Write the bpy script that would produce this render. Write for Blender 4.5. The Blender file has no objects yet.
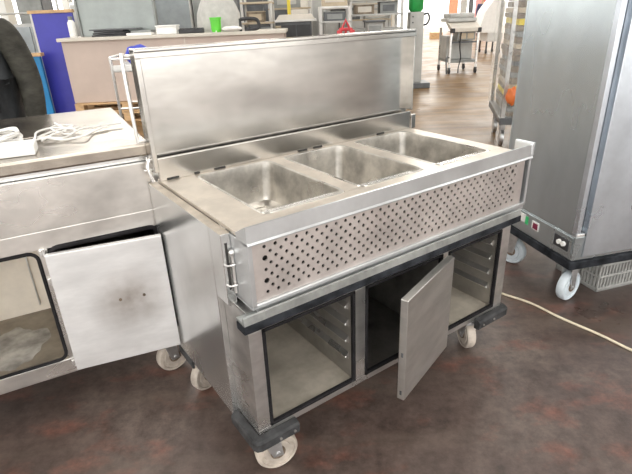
import bpy, bmesh, math, random
from mathutils import Vector, Matrix

random.seed(7)
S = bpy.context.scene
COL = S.collection
PI = math.pi
R = math.radians

# ------------------------------------------------------------------ camera
CAM = Vector((-0.5078, -1.1047, 1.4375))
YAW, PITCH, ROLL, FPX = 0.60315, 0.42649, -0.03976, 496.57
fw = Vector((math.sin(YAW) * math.cos(PITCH), math.cos(YAW) * math.cos(PITCH), -math.sin(PITCH)))
rt = Vector((math.cos(YAW), -math.sin(YAW), 0))
up = rt.cross(fw)
r2 = math.cos(ROLL) * rt + math.sin(ROLL) * up
u2 = -math.sin(ROLL) * rt + math.cos(ROLL) * up
cam_d = bpy.data.cameras.new('camera')
cam = bpy.data.objects.new('camera', cam_d)
COL.objects.link(cam)
m = Matrix((r2, u2, -fw)).transposed().to_4x4()
m.translation = CAM
cam.matrix_world = m
cam_d.sensor_fit = 'HORIZONTAL'
cam_d.sensor_width = 36.0
cam_d.lens = FPX / 632 * 36.0
cam_d.clip_start = 0.02
cam_d.clip_end = 300
S.camera = cam

# ------------------------------------------------------------------ view, world, lights
S.view_settings.view_transform = 'Standard'
S.view_settings.look = 'None'
S.view_settings.gamma = 1.0
S.view_settings.use_curve_mapping = False
S.view_settings.exposure = 0.35
W = bpy.data.worlds.new('overcast_sky')
S.world = W
W.use_nodes = True
bgn = W.node_tree.nodes['Background']
bgn.inputs['Color'].default_value = (1.0, 0.985, 0.955, 1)
bgn.inputs['Strength'].default_value = 2.6
STRIP_GLOW = 3.5
STRIP_GLOW_FAR = 7.5
SUN = bpy.data.lights.new('sun', 'SUN')
SUN.energy = 2.5
SUN.angle = R(6)
SUN.color = (1.0, 0.95, 0.86)
suno = bpy.data.objects.new('sun', SUN)
COL.objects.link(suno)
suno.rotation_euler = (R(40), R(-25), R(0))
suno.location = (0, 0, 12)

# hall frame: s runs to the right of the view, t away from the viewer
HR = Vector((math.cos(YAW), -math.sin(YAW), 0))
HF = Vector((math.sin(YAW), math.cos(YAW), 0))


def hall(s, t, z=0.0):
    p = HR * s + HF * t
    return Vector((CAM.x + p.x, CAM.y + p.y, z))


# ------------------------------------------------------------------ materials
def new_mat(name):
    mt = bpy.data.materials.new(name)
    mt.use_nodes = True
    nt = mt.node_tree
    return mt, nt, nt.nodes['Principled BSDF']


def mat(name, col, rough=0.5, metal=0.0, vary=0.12, scale=6.0, bump=0.0, spec=0.5, stretch=(1, 1, 1), col2=None, rvar=0.1,
        detail=4.0, alpha=None, emit=None):
    mt, nt, b = new_mat(name)
    tc = nt.nodes.new('ShaderNodeTexCoord')
    mp = nt.nodes.new('ShaderNodeMapping')
    mp.inputs['Scale'].default_value = stretch
    nt.links.new(tc.outputs['Object'], mp.inputs['Vector'])
    n = nt.nodes.new('ShaderNodeTexNoise')
    n.inputs['Scale'].default_value = scale
    n.inputs['Detail'].default_value = detail
    n.inputs['Roughness'].default_value = 0.6
    nt.links.new(mp.outputs['Vector'], n.inputs['Vector'])
    ramp = nt.nodes.new('ShaderNodeValToRGB')
    vary = min(0.9, vary * 1.7)
    c1 = [max(0, c * (1 - vary)) for c in col]
    c2 = list(col2) if col2 else [min(1, c * (1 + vary)) for c in col]
    ramp.color_ramp.elements[0].position = 0.18
    ramp.color_ramp.elements[1].position = 0.82
    ramp.color_ramp.interpolation = 'EASE'
    ramp.color_ramp.elements[0].color = (*c1, 1)
    ramp.color_ramp.elements[1].color = (*c2, 1)
    nt.links.new(n.outputs['Fac'], ramp.inputs['Fac'])
    nt.links.new(ramp.outputs['Color'], b.inputs['Base Color'])
    mr = nt.nodes.new('ShaderNodeMapRange')
    mr.inputs['From Min'].default_value = 0.15
    mr.inputs['From Max'].default_value = 0.85
    mr.inputs['To Min'].default_value = max(0.02, rough - rvar)
    mr.inputs['To Max'].default_value = min(1, rough + rvar)
    n2 = nt.nodes.new('ShaderNodeTexNoise')
    n2.inputs['Scale'].default_value = scale * 0.6
    n2.inputs['Detail'].default_value = 3.0
    nt.links.new(mp.outputs['Vector'], n2.inputs['Vector'])
    nt.links.new(n2.outputs['Fac'], mr.inputs['Value'])
    nt.links.new(mr.outputs['Result'], b.inputs['Roughness'])
    b.inputs['Metallic'].default_value = metal
    b.inputs['Specular IOR Level'].default_value = spec
    if bump:
        bp = nt.nodes.new('ShaderNodeBump')
        bp.inputs['Strength'].default_value = bump
        bp.inputs['Distance'].default_value = 0.01
        nt.links.new(n.outputs['Fac'], bp.inputs['Height'])
        nt.links.new(bp.outputs['Normal'], b.inputs['Normal'])
    if alpha is not None:
        b.inputs['Alpha'].default_value = alpha
    if emit:
        b.inputs['Emission Color'].default_value = (*emit[0], 1)
        b.inputs['Emission Strength'].default_value = emit[1]
    return mt


M = {}
M['steel'] = mat('worn_brushed_steel', (0.64, 0.63, 0.61), 0.30, 0.92, 0.16, 6, 0, rvar=0.10, stretch=(1, 1, 1.8))
M['steel_side'] = mat('scuffed_steel_sheet', (0.74, 0.74, 0.73), 0.24, 0.92, 0.07, 6, 0, rvar=0.06)
M['steel_top'] = mat('stained_steel_top', (0.68, 0.62, 0.545), 0.40, 0.78, 0.10, 8, 0, rvar=0.08)
M['steel_cover'] = mat('polished_cart_cover', (0.40, 0.36, 0.31), 0.24, 0.97, 0.16, 6, 0, rvar=0.08)
M['steel_well'] = mat('limescaled_steel', (0.60, 0.575, 0.535), 0.30, 0.96, 0.26, 9, 0, rvar=0.08)
M['steel_lid'] = mat('dull_steel_lid', (0.51, 0.49, 0.46), 0.22, 1.0, 0.13, 5, 0, rvar=0.06, stretch=(0.6, 1, 1.6))
M['steel_bright'] = mat('bright_steel_edge', (0.80, 0.79, 0.77), 0.30, 0.9, 0.06, 9.0)
M['steel_dust'] = mat('dusty_steel_lining', (0.50, 0.45, 0.37), 0.6, 0.25, 0.18, 7.0, 0, col2=(0.64, 0.58, 0.49))
M['steel_soot'] = mat('blackened_steel_lining', (0.17, 0.16, 0.145), 0.45, 0.6, 0.3, 7.0, 0.05)  # darker steel than the other compartment linings
M['steel_door'] = mat('scratched_steel_door', (0.58, 0.565, 0.535), 0.38, 0.92, 0.10, 5, 0, stretch=(1, 1, 3))
M['steel_white'] = mat('pale_scratched_steel', (0.78, 0.77, 0.76), 0.5, 0.75, 0.10, 4.0, 0.05)
M['steel_fridge'] = mat('blue_grey_steel', (0.47, 0.515, 0.53), 0.28, 0.97, 0.07, 3.5, 0, stretch=(1, 1, 0.5), rvar=0.07)
M['steel_fridge_door'] = mat('pale_steel_door', (0.58, 0.62, 0.665), 0.30, 0.95, 0.09, 5.0, 0, rvar=0.1)
M['rubber'] = mat('grey_black_rubber', (0.022, 0.024, 0.028), 0.6, 0.0, 0.6, 18, 0.1, spec=0.08)
M['bumper'] = mat('scuffed_grey_bumper', (0.040, 0.040, 0.041), 0.5, 0.0, 0.6, 14, 0.05, spec=0.15)
M['gasket'] = mat('black_gasket', (0.018, 0.017, 0.018), 0.65, 0.0, 0.3, 12, spec=0.06)
M['wheel'] = mat('off_white_nylon', (0.43, 0.375, 0.32), 0.55, 0.0, 0.22, 18, 0.05)
M['wheel_blue'] = mat('pale_blue_nylon', (0.56, 0.62, 0.66), 0.45, 0.0, 0.10, 12)
M['zinc'] = mat('zinc_fork', (0.62, 0.62, 0.62), 0.42, 0.9, 0.15, 20)
M['rust'] = mat('greasy_hub', (0.20, 0.15, 0.11), 0.6, 0.3, 0.4, 30)
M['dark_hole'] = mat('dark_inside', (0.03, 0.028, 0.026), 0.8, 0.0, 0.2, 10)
M['white_paint'] = mat('white_paint', (0.58, 0.57, 0.545), 0.45, 0.0, 0.06, 6)
M['white_plastic'] = mat('white_plastic', (0.80, 0.79, 0.76), 0.4, 0.0, 0.04, 10)
M['cream'] = mat('cream_laminate', (0.50, 0.405, 0.35), 0.45, 0.0, 0.05, 2.0)
M['cream_top'] = mat('pale_worktop', (0.58, 0.54, 0.47), 0.4, 0.0, 0.05, 4.0)
M['blue'] = mat('royal_blue_panel', (0.045, 0.045, 0.36), 0.4, 0.0, 0.10, 2.0)
M['teal'] = mat('bright_blue_panel', (0.01, 0.20, 0.46), 0.4, 0.0, 0.10, 2.0)
M['blue_cloth'] = mat('blue_cloth', (0.05, 0.07, 0.42), 0.8, 0.0, 0.2, 18, 0.3)
M['wood'] = mat('pale_timber', (0.55, 0.36, 0.19), 0.6, 0.0, 0.2, 6, 0.1, stretch=(1, 8, 8))
M['black'] = mat('black_plastic', (0.025, 0.025, 0.027), 0.45, 0.0, 0.3, 10)
M['grey_dark'] = mat('dark_grey_enamel', (0.10, 0.105, 0.11), 0.4, 0.2, 0.2, 6)
M['grey'] = mat('mid_grey_enamel', (0.24, 0.25, 0.24), 0.45, 0.2, 0.12, 5)
M['grey_pale'] = mat('pale_grey_enamel', (0.42, 0.42, 0.40), 0.45, 0.2, 0.08, 5)
M['green'] = mat('leaf_green_plastic', (0.02, 0.28, 0.06), 0.4, 0.0, 0.12, 6)
M['lime'] = mat('lime_green_plastic', (0.12, 0.60, 0.05), 0.4, 0.0, 0.08, 6)
M['red'] = mat('red_paint', (0.60, 0.06, 0.07), 0.5, 0.0, 0.12, 6)
M['orange'] = mat('orange_film', (0.62, 0.15, 0.03), 0.5, 0.0, 0.15, 9)
M['yellow'] = mat('yellow_paint', (0.78, 0.62, 0.05), 0.5, 0.0, 0.1, 6)
M['cord'] = mat('cream_cable', (0.66, 0.59, 0.44), 0.5, 0.0, 0.1, 20)
M['jacket'] = mat('charcoal_jacket', (0.028, 0.030, 0.032), 0.55, 0.0, 0.35, 8, 0.9, spec=0.25, stretch=(2.2, 1, 0.7))
M['sleeve'] = mat('olive_grey_sleeve', (0.040, 0.038, 0.031), 0.7, 0.0, 0.35, 9, 0.9, spec=0.2, stretch=(1, 1, 2.2))
M['trouser'] = mat('dark_trousers', (0.03, 0.032, 0.045), 0.8, 0.0, 0.2, 20, 0.1)
M['skin'] = mat('skin', (0.58, 0.36, 0.26), 0.5, 0.0, 0.08, 8)
M['hair'] = mat('dark_hair', (0.03, 0.02, 0.015), 0.6, 0.0, 0.3, 40, 0.3)
M['eye'] = mat('dark_eye', (0.02, 0.015, 0.01), 0.2, 0.0, 0.1, 10)
M['crate'] = mat('grey_crate_plastic', (0.40, 0.40, 0.385), 0.4, 0.3, 0.12, 10)
M['card'] = mat('brown_packed_goods', (0.15, 0.105, 0.07), 0.7, 0.0, 0.3, 9, 0.1, col2=(0.36, 0.29, 0.21))
M['film'] = mat('clear_wrapping_film', (0.82, 0.84, 0.83), 0.25, 0.0, 0.1, 14, 0.6, stretch=(1, 1, 0.4), alpha=0.12)
M['wrap'] = mat('milky_wrapping', (0.74, 0.75, 0.72), 0.3, 0.0, 0.1, 14, 0.8, alpha=0.16, stretch=(1, 1, 0.5))
M['wall'] = mat('pale_hall_wall', (0.40, 0.395, 0.365), 0.8, 0.0, 0.06, 0.8)
M['roof'] = mat('hall_roof', (0.30, 0.30, 0.29), 0.8, 0.0, 0.08, 0.5)
M['asphalt'] = mat('pale_yard_concrete', (0.70, 0.68, 0.63), 0.8, 0.0, 0.06, 0.6)
M['skylight'] = mat('skylight_daylight', (0.8, 0.8, 0.8), 0.5, emit=((1.0, 0.985, 0.95), STRIP_GLOW))  # glow of the unseen roof strips, added to light the steel
M['skylight_far'] = mat('clean_skylight_daylight', (0.8, 0.8, 0.8), 0.5, emit=((1.0, 0.965, 0.90), STRIP_GLOW_FAR))  # added far strips, made stronger to brighten the aisle floor's reflection
M['steel_rail'] = mat('pale_blue_steel_rail', (0.66, 0.675, 0.685), 0.32, 0.8, 0.07, 7, 0)
M['steel_wall'] = mat('grey_lining_wall', (0.42, 0.40, 0.37), 0.36, 0.85, 0.15, 7, 0)
M['steel_stain'] = mat('stained_cart_front', (0.66, 0.635, 0.60), 0.28, 0.92, 0.20, 3.2, 0, rvar=0.1, stretch=(1, 1, 1.6))
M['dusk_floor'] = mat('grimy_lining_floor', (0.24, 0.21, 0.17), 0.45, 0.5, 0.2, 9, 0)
M['pale_lining'] = mat('pale_beige_lining', (0.78, 0.72, 0.63), 0.5, 0.2, 0.08, 6)
M['pink'] = mat('pink_fabric', (0.70, 0.33, 0.33), 0.7, 0.0, 0.1, 8)
M['salmon'] = mat('orange_fabric', (0.75, 0.33, 0.20), 0.7, 0.0, 0.1, 8)
M['navy'] = mat('navy_fabric', (0.03, 0.035, 0.09), 0.7, 0.0, 0.1, 8)
M['beige_box'] = mat('beige_enamel', (0.46, 0.38, 0.27), 0.5, 0.0, 0.08, 5)
M['green_tag'] = mat('green_label', (0.05, 0.45, 0.16), 0.4)
M['glass_grey'] = mat('smoky_glass', (0.30, 0.33, 0.34), 0.1, 0.0, 0.1, 4)


def floor_mat():
    mt, nt, b = new_mat('worn_brown_concrete')
    tc = nt.nodes.new('ShaderNodeTexCoord')

    def noise(scale, detail, stretch=(1, 1, 1), rough=0.6):
        mp = nt.nodes.new('ShaderNodeMapping')
        mp.inputs['Scale'].default_value = stretch
        nt.links.new(tc.outputs['Object'], mp.inputs['Vector'])
        n = nt.nodes.new('ShaderNodeTexNoise')
        n.inputs['Scale'].default_value = scale
        n.inputs['Detail'].default_value = detail
        n.inputs['Roughness'].default_value = rough
        nt.links.new(mp.outputs['Vector'], n.inputs['Vector'])
        return n

    def ramp(src, stops):
        r = nt.nodes.new('ShaderNodeValToRGB')
        while len(r.color_ramp.elements) < len(stops):
            r.color_ramp.elements.new(0.5)
        for e, (p, c) in zip(r.color_ramp.elements, stops):
            e.position = p
            e.color = (*c, 1)
        nt.links.new(src, r.inputs['Fac'])
        return r

    def mix(mode, fac, a, bb):
        x = nt.nodes.new('ShaderNodeMix')
        x.data_type = 'RGBA'
        x.blend_type = mode
        if isinstance(fac, float):
            x.inputs['Factor'].default_value = fac
        else:
            nt.links.new(fac, x.inputs['Factor'])
        nt.links.new(a, x.inputs[6])
        if isinstance(bb, tuple):
            x.inputs[7].default_value = (*bb, 1)
        else:
            nt.links.new(bb, x.inputs[7])
        return x.outputs[2]

    n1 = noise(1.7, 8)
    base = ramp(n1.outputs['Fac'], [(0.32, (0.060, 0.042, 0.036)), (0.5, (0.100, 0.071, 0.060)), (0.68, (0.150, 0.117, 0.100))])
    n2 = noise(3.1, 5, (1, 1.6, 1))
    red = ramp(n2.outputs['Fac'], [(0.53, (0, 0, 0)), (0.68, (0.85, 0.85, 0.85))])
    c = mix('MIX', red.outputs['Color'], base.outputs['Color'], (0.190, 0.082, 0.060))
    n3 = noise(14, 8, (1, 1, 1), 0.75)
    sp = ramp(n3.outputs['Fac'], [(0.36, (0.45, 0.45, 0.45)), (0.62, (1.2, 1.2, 1.2))])
    c = mix('MULTIPLY', 0.75, c, sp.outputs['Color'])
    # long scuffs worn across the aisle
    n4 = noise(1.2, 6, (0.35, 2.4, 1))
    scf = ramp(n4.outputs['Fac'], [(0.52, (0, 0, 0)), (0.72, (0.55, 0.55, 0.55))])
    c = mix('MIX', scf.outputs['Color'], c, (0.16, 0.125, 0.10))
    # the base colour turns tan further in along the aisle
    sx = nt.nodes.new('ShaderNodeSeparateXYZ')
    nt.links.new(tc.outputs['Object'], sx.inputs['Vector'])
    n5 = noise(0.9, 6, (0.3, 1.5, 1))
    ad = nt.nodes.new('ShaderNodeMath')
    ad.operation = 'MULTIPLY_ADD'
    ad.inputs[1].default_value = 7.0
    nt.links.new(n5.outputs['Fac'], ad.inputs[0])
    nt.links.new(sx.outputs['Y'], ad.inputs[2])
    tan_mask = nt.nodes.new('ShaderNodeMapRange')
    tan_mask.inputs['From Min'].default_value = 7.0
    tan_mask.inputs['From Max'].default_value = 11.5
    tan_mask.inputs['To Max'].default_value = 0.92
    nt.links.new(ad.outputs['Value'], tan_mask.inputs['Value'])
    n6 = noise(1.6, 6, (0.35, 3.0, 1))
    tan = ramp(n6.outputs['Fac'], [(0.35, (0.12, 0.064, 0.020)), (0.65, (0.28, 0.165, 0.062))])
    c = mix('MIX', tan_mask.outputs['Result'], c, tan.outputs['Color'])
    nt.links.new(c, b.inputs['Base Color'])
    rr = nt.nodes.new('ShaderNodeMapRange')
    rr.inputs['From Min'].default_value = 0.3
    rr.inputs['From Max'].default_value = 0.7
    rr.inputs['To Min'].default_value = 0.26
    rr.inputs['To Max'].default_value = 0.48
    nt.links.new(n1.outputs['Fac'], rr.inputs['Value'])
    nt.links.new(rr.outputs['Result'], b.inputs['Roughness'])
    b.inputs['Specular IOR Level'].default_value = 0.42
    bp = nt.nodes.new('ShaderNodeBump')
    bp.inputs['Strength'].default_value = 0.12
    bp.inputs['Distance'].default_value = 0.01
    nt.links.new(n3.outputs['Fac'], bp.inputs['Height'])
    nt.links.new(bp.outputs['Normal'], b.inputs['Normal'])
    return mt


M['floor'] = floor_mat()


def smudge(mt, centre, radius, col, amount):
    """an old brown smear at one spot of the part"""
    nt = mt.node_tree
    b = nt.nodes['Principled BSDF']
    src = b.inputs['Base Color'].links[0].from_socket
    tc = nt.nodes.new('ShaderNodeTexCoord')
    mp = nt.nodes.new('ShaderNodeMapping')
    mp.vector_type = 'TEXTURE'
    mp.inputs['Location'].default_value = centre
    mp.inputs['Scale'].default_value = radius
    nt.links.new(tc.outputs['Object'], mp.inputs['Vector'])
    g = nt.nodes.new('ShaderNodeTexGradient')
    g.gradient_type = 'SPHERICAL'
    nt.links.new(mp.outputs['Vector'], g.inputs['Vector'])
    n = nt.nodes.new('ShaderNodeTexNoise')
    n.inputs['Scale'].default_value = 14
    n.inputs['Detail'].default_value = 6
    nt.links.new(tc.outputs['Object'], n.inputs['Vector'])
    mu = nt.nodes.new('ShaderNodeMath')
    mu.operation = 'MULTIPLY'
    nt.links.new(g.outputs['Fac'], mu.inputs[0])
    nt.links.new(n.outputs['Fac'], mu.inputs[1])
    m2 = nt.nodes.new('ShaderNodeMath')
    m2.operation = 'MULTIPLY'
    m2.use_clamp = True
    m2.inputs[1].default_value = amount
    nt.links.new(mu.outputs['Value'], m2.inputs[0])
    x = nt.nodes.new('ShaderNodeMix')
    x.data_type = 'RGBA'
    nt.links.new(m2.outputs['Value'], x.inputs['Factor'])
    nt.links.new(src, x.inputs[6])
    x.inputs[7].default_value = (*col, 1)
    nt.links.new(x.outputs[2], b.inputs['Base Color'])


M['steel_white_used'] = mat('pale_scratched_door', (0.78, 0.775, 0.77), 0.46, 0.75, 0.10, 5.0, 0, stretch=(0.7, 1, 2.2))
smudge(M['steel_white_used'], (0.24, -0.026, 0.47), (0.16, 0.2, 0.16), (0.33, 0.29, 0.26), 1.6)


# ------------------------------------------------------------------ mesh helpers
class MB:
    def __init__(self):
        self.bm = bmesh.new()

    def box(self, x0, x1, y0, y1, z0, z1, bev=0.0, rot=None, seg=2):
        t = bmesh.new()
        v = [t.verts.new(p) for p in ((x0, y0, z0), (x1, y0, z0), (x1, y1, z0), (x0, y1, z0), (x0, y0, z1), (x1, y0, z1), (x1, y1, z1), (x0, y1, z1))]
        for f in ((3, 2, 1, 0), (4, 5, 6, 7), (0, 1, 5, 4), (1, 2, 6, 5), (2, 3, 7, 6), (3, 0, 4, 7)):
            t.faces.new([v[i] for i in f])
        if bev > 0:
            bmesh.ops.bevel(t, geom=t.edges[:], offset=bev, segments=seg, affect='EDGES', profile=0.6)
        if rot is not None:
            bmesh.ops.transform(t, matrix=rot, verts=t.verts)
        self._merge(t)
        return self

    def prism(self, pts, axis, a, b, bev=0.0):
        """outline pts in the plane across axis, from a to b along it"""
        def P(p, h):
            return {'x': (h, p[0], p[1]), 'y': (p[0], h, p[1]), 'z': (p[0], p[1], h)}[axis]
        t = bmesh.new()
        A = [t.verts.new(P(p, a)) for p in pts]
        B = [t.verts.new(P(p, b)) for p in pts]
        n = len(pts)
        t.faces.new(A[::-1])
        t.faces.new(B)
        for i in range(n):
            t.faces.new((A[i], A[(i + 1) % n], B[(i + 1) % n], B[i]))
        bmesh.ops.recalc_face_normals(t, faces=t.faces)
        if bev:
            bmesh.ops.bevel(t, geom=t.edges[:], offset=bev, segments=2, affect='EDGES', profile=0.6)
        self._merge(t)
        return self

    def tube(self, pts, r, n=8, closed=False, smooth=3):
        pts = [Vector(p) for p in pts]
        if smooth > 1 and len(pts) > 2:
            q = []
            L = len(pts)
            rng = range(L if closed else L - 1)
            for i in rng:
                p0 = pts[(i - 1) % L] if (closed or i > 0) else pts[0]
                p1, p2 = pts[i], pts[(i + 1) % L]
                p3 = pts[(i + 2) % L] if (closed or i + 2 < L) else pts[-1]
                for k in range(smooth):
                    t = k / smooth
                    q.append(0.5 * ((2 * p1) + (p2 - p0) * t + (2 * p0 - 5 * p1 + 4 * p2 - p3) * t * t + (3 * p1 - p0 - 3 * p2 + p3) * t ** 3))
            if not closed:
                q.append(pts[-1])
            pts = q
        t = bmesh.new()
        rings = []
        L = len(pts)
        prev = None
        for i, p in enumerate(pts):
            a = pts[(i - 1) % L] if (closed or i > 0) else p
            b = pts[(i + 1) % L] if (closed or i < L - 1) else p
            d = (b - a)
            if d.length < 1e-9:
                d = Vector((0, 0, 1))
            d.normalize()
            if prev is None:
                s = d.orthogonal().normalized()
            else:
                s = prev - d * prev.dot(d)
                s = s.normalized() if s.length > 1e-6 else d.orthogonal().normalized()
            prev = s
            w = d.cross(s)
            rings.append([t.verts.new(p + r * (math.cos(2 * PI * k / n) * s + math.sin(2 * PI * k / n) * w)) for k in range(n)])
        for i in range(L if closed else L - 1):
            A, B = rings[i], rings[(i + 1) % L]
            for k in range(n):
                t.faces.new((A[k], A[(k + 1) % n], B[(k + 1) % n], B[k]))
        if not closed:
            t.faces.new(rings[0][::-1])
            t.faces.new(rings[-1])
        self._merge(t)
        return self

    def rod(self, a, b, r, n=10):
        return self.tube([a, b], r, n, smooth=1)

    def lathe(self, prof, c=(0, 0, 0), axis='z', n=24, mtx=None):
        """prof: (radius, height) pairs"""
        t = bmesh.new()
        rings = []
        for rr, h in prof:
            ring = []
            for k in range(n):
                a = 2 * PI * k / n
                x, y = rr * math.cos(a), rr * math.sin(a)
                p = {'z': (x, y, h), 'y': (x, h, y), 'x': (h, x, y)}[axis]
                ring.append(t.verts.new(p))
            rings.append(ring)
        for A, B in zip(rings, rings[1:]):
            for k in range(n):
                t.faces.new((A[k], A[(k + 1) % n], B[(k + 1) % n], B[k]))
        t.faces.new(rings[0][::-1])
        t.faces.new(rings[-1])
        bmesh.ops.recalc_face_normals(t, faces=t.faces)
        bmesh.ops.transform(t, matrix=Matrix.Translation(c) @ (mtx or Matrix()), verts=t.verts)
        self._merge(t)
        return self

    def blob(self, c, rad, n=3, wob=0.0, mtx=None):
        t = bmesh.new()
        bmesh.ops.create_icosphere(t, subdivisions=n, radius=1.0)
        for v in t.verts:
            k = 1 + wob * (math.sin(7 * v.co.x + 3 * v.co.y) + math.sin(6 * v.co.z + 5 * v.co.x))
            v.co = Vector((v.co.x * rad[0] * k, v.co.y * rad[1] * k, v.co.z * rad[2] * k))
        bmesh.ops.transform(t, matrix=Matrix.Translation(c) @ (mtx or Matrix()), verts=t.verts)
        self._merge(t)
        return self

    def _merge(self, t):
        me = bpy.data.meshes.new('tmp')
        t.to_mesh(me)
        t.free()
        self.bm.from_mesh(me)
        bpy.data.meshes.remove(me)

    def build(self, name, material, parent=None, smooth=False, loc=None):
        me = bpy.data.meshes.new(name)
        self.bm.to_mesh(me)
        self.bm.free()
        me.materials.append(material)
        if smooth:
            for p in me.polygons:
                p.use_smooth = True
            try:
                me.set_sharp_from_angle(angle=R(40))
            except Exception:
                pass
        o = bpy.data.objects.new(name, me)
        COL.objects.link(o)
        if parent:
            o.parent = parent
        if loc is not None:
            o.location = loc
        return o


def tag(o, label=None, cat=None, group=None, kind=None):
    if label:
        o['label'] = label
    if cat:
        o['category'] = cat
    if group:
        o['group'] = group
    if kind:
        o['kind'] = kind
    return o


def thing(name, label, cat, loc=(0, 0, 0), rz=0.0, group=None):
    o = bpy.data.objects.new(name, None)
    o.empty_display_size = 0.1
    COL.objects.link(o)
    o.location = loc
    o.rotation_euler = (0, 0, rz)
    return tag(o, label, cat, group)


def box(name, material, parent, x0, x1, y0, y1, z0, z1, bev=0.003):
    return MB().box(x0, x1, y0, y1, z0, z1, bev).build(name, material, parent)


def struct(name, mb, material, loc=None, rz=0.0):
    o = mb.build(name, material)
    if loc is not None:
        o.location = loc
    o.rotation_euler = (0, 0, rz)
    return tag(o, kind='structure')


def copy_tree(o, parent=None):
    c = o.copy()
    COL.objects.link(c)
    if parent:
        c.parent = parent
    for ch in list(o.children):
        copy_tree(ch, c)
    return c


# ------------------------------------------------------------------ the hall
H0 = (CAM.x, CAM.y, 0)
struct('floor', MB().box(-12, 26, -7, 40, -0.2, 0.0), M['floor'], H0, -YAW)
struct('floor_yard', MB().box(-20, 60, 40, 110, -0.2, -0.01), M['asphalt'], H0, -YAW)
# back wall with an open gateway at the end of the aisle
wb = MB()
wb.box(-12, 6.5, 40, 40.3, 0, 6.2)
wb.box(15.5, 26, 40, 40.3, 0, 6.2)
wb.box(6.5, 15.5, 40, 40.3, 5.2, 6.2)
struct('wall_back', wb, M['wall'], H0, -YAW)
wl = MB()
wl.box(-12.3, -12, -7, 40, 0, 1.1)
for k in range(9):
    wl.box(-12.3, -12, -7 + k * 5.8, -6.4 + k * 5.8, 1.1, 4.4)
wl.box(-12.3, -12, -7, 40, 4.4, 6.2)
struct('wall_left', wl, M['wall'], H0, -YAW)
struct('wall_right', MB().box(26, 26.3, -7, 40, 0, 6.2), M['wall'], H0, -YAW)
# roof bays between glowing strips, added out of view to light the hall
rf = MB()
strip_x = [-9.2, -3.2, 2.8, 8.8, 14.8, 20.8]
edges = [-12.3] + [e for s in strip_x for e in (s - 0.9, s + 0.9)] + [26.3]
for a, b in zip(edges[::2], edges[1::2]):
    rf.box(a, b, -7, 40.3, 6.2, 6.4)
struct('ceiling', rf, M['roof'], H0, -YAW)
for i, s in enumerate(strip_x):
    struct('window_%d' % (2 * i + 1), MB().box(s - 0.9, s + 0.9, -7, 20, 6.25, 6.3), M['skylight'], H0, -YAW)
    struct('window_%d' % (2 * i + 2), MB().box(s - 0.9, s + 0.9, 20, 40.3, 6.25, 6.3), M['skylight_far'], H0, -YAW)


# ------------------------------------------------------------------ casters
def caster(parent, x, y, ztop, r, yaw, wmat, width=0.038, off=0.02):
    """swivel caster as a part: fork (this mesh), wheel and hub below it"""
    f = MB()
    f.box(-0.045, 0.045, -0.045, 0.045, ztop - 0.008, ztop, 0.002)
    f.lathe([(0.026, ztop - 0.03), (0.03, ztop - 0.008)], n=16)
    w = width / 2 + 0.006
    for s in (-1, 1):
        f.prism([(-0.03, ztop - 0.022), (0.03, ztop - 0.022), (off + 0.018, r - 0.012), (off - 0.018, r - 0.012)], 'y', s * w - 0.002, s * w + 0.002)
    f.box(-0.03, 0.03, -w, w, ztop - 0.026, ztop - 0.022)
    f.rod((off, -w - 0.006, r), (off, w + 0.006, r), 0.008)
    fo = f.build('caster', M['zinc'], parent)
    fo.location = (x, y, 0)
    fo.rotation_euler = (0, 0, yaw)
    h = width / 2
    prof = [(r * 0.30, -h), (r * 0.62, -h), (r * 0.64, -h + 0.005), (r * 0.80, -h + 0.005), (r * 0.82, -h), (r * 0.93, -h), (r * 0.99, -h + 0.006), (r, 0),
            (r * 0.99, h - 0.006), (r * 0.93, h), (r * 0.82, h), (r * 0.80, h - 0.005), (r * 0.64, h - 0.005), (r * 0.62, h), (r * 0.30, h)]
    wo = MB().lathe(prof, (off, 0, r), 'y', 36).build('wheel', wmat, fo, smooth=True)
    MB().lathe([(r * 0.36, -h - 0.003), (r * 0.36, h + 0.003)], (off, 0, r), 'y', 16).build('hub', M['rust'], fo)
    return fo


# ------------------------------------------------------------------ main food warming cart
cart = thing('food_warming_cart', 'large steel food warming cart with three open wells, raised lid and perforated front', 'food cart', (0, 0, 0))

# lower carcass
fr = MB()
for a, b in ((0.0, 0.045), (0.402, 0.447), (0.832, 0.862), (1.192, 1.25)):
    fr.box(a, b, 0.0, 0.02, 0.2142, 0.5878, 0.001)
fr.box(0.0, 1.25, 0.0, 0.02, 0.187, 0.214, 0.002)
fr.box(0.0, 1.25, 0.0, 0.02, 0.588, 0.66, 0.002)
fr.box(0.0, 0.012, 0.018, 0.144, 0.187, 0.66, 0.001)
fr.box(1.238, 1.25, 0.018, 0.144, 0.187, 0.66, 0.001)
fr.box(0.0, 1.25, 0.0, 0.144, 0.655, 0.662, 0.001)
fr.build('front_frame', M['steel'], cart)
box('side_panel', M['steel_side'], cart, -0.020, 0.010, 0.1455, 0.66, 0.187, 0.89, 0.002)
box('side_panel', M['steel_side'], cart, 1.240, 1.270, 0.1455, 0.66, 0.187, 0.89, 0.002)
up_ = MB()
up_.box(-0.020, 0.0085, 0.066, 0.1455, 0.663, 0.89, 0.002)
up_.box(1.278, 1.29, 0.066, 0.1455, 0.663, 0.89, 0.002)
up_.box(0.0085, 1.278, 0.10, 0.1455, 0.663, 0.89, 0.001)
up_.build('corner_post', M['steel_side'], cart)
box('back_panel', M['steel'], cart, 0.010, 1.24, 0.646, 0.66, 0.187, 0.89, 0.001)
box('bottom_panel', M['steel'], cart, 0.012, 1.238, 0.02, 0.646, 0.187, 0.205, 0.001)


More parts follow.
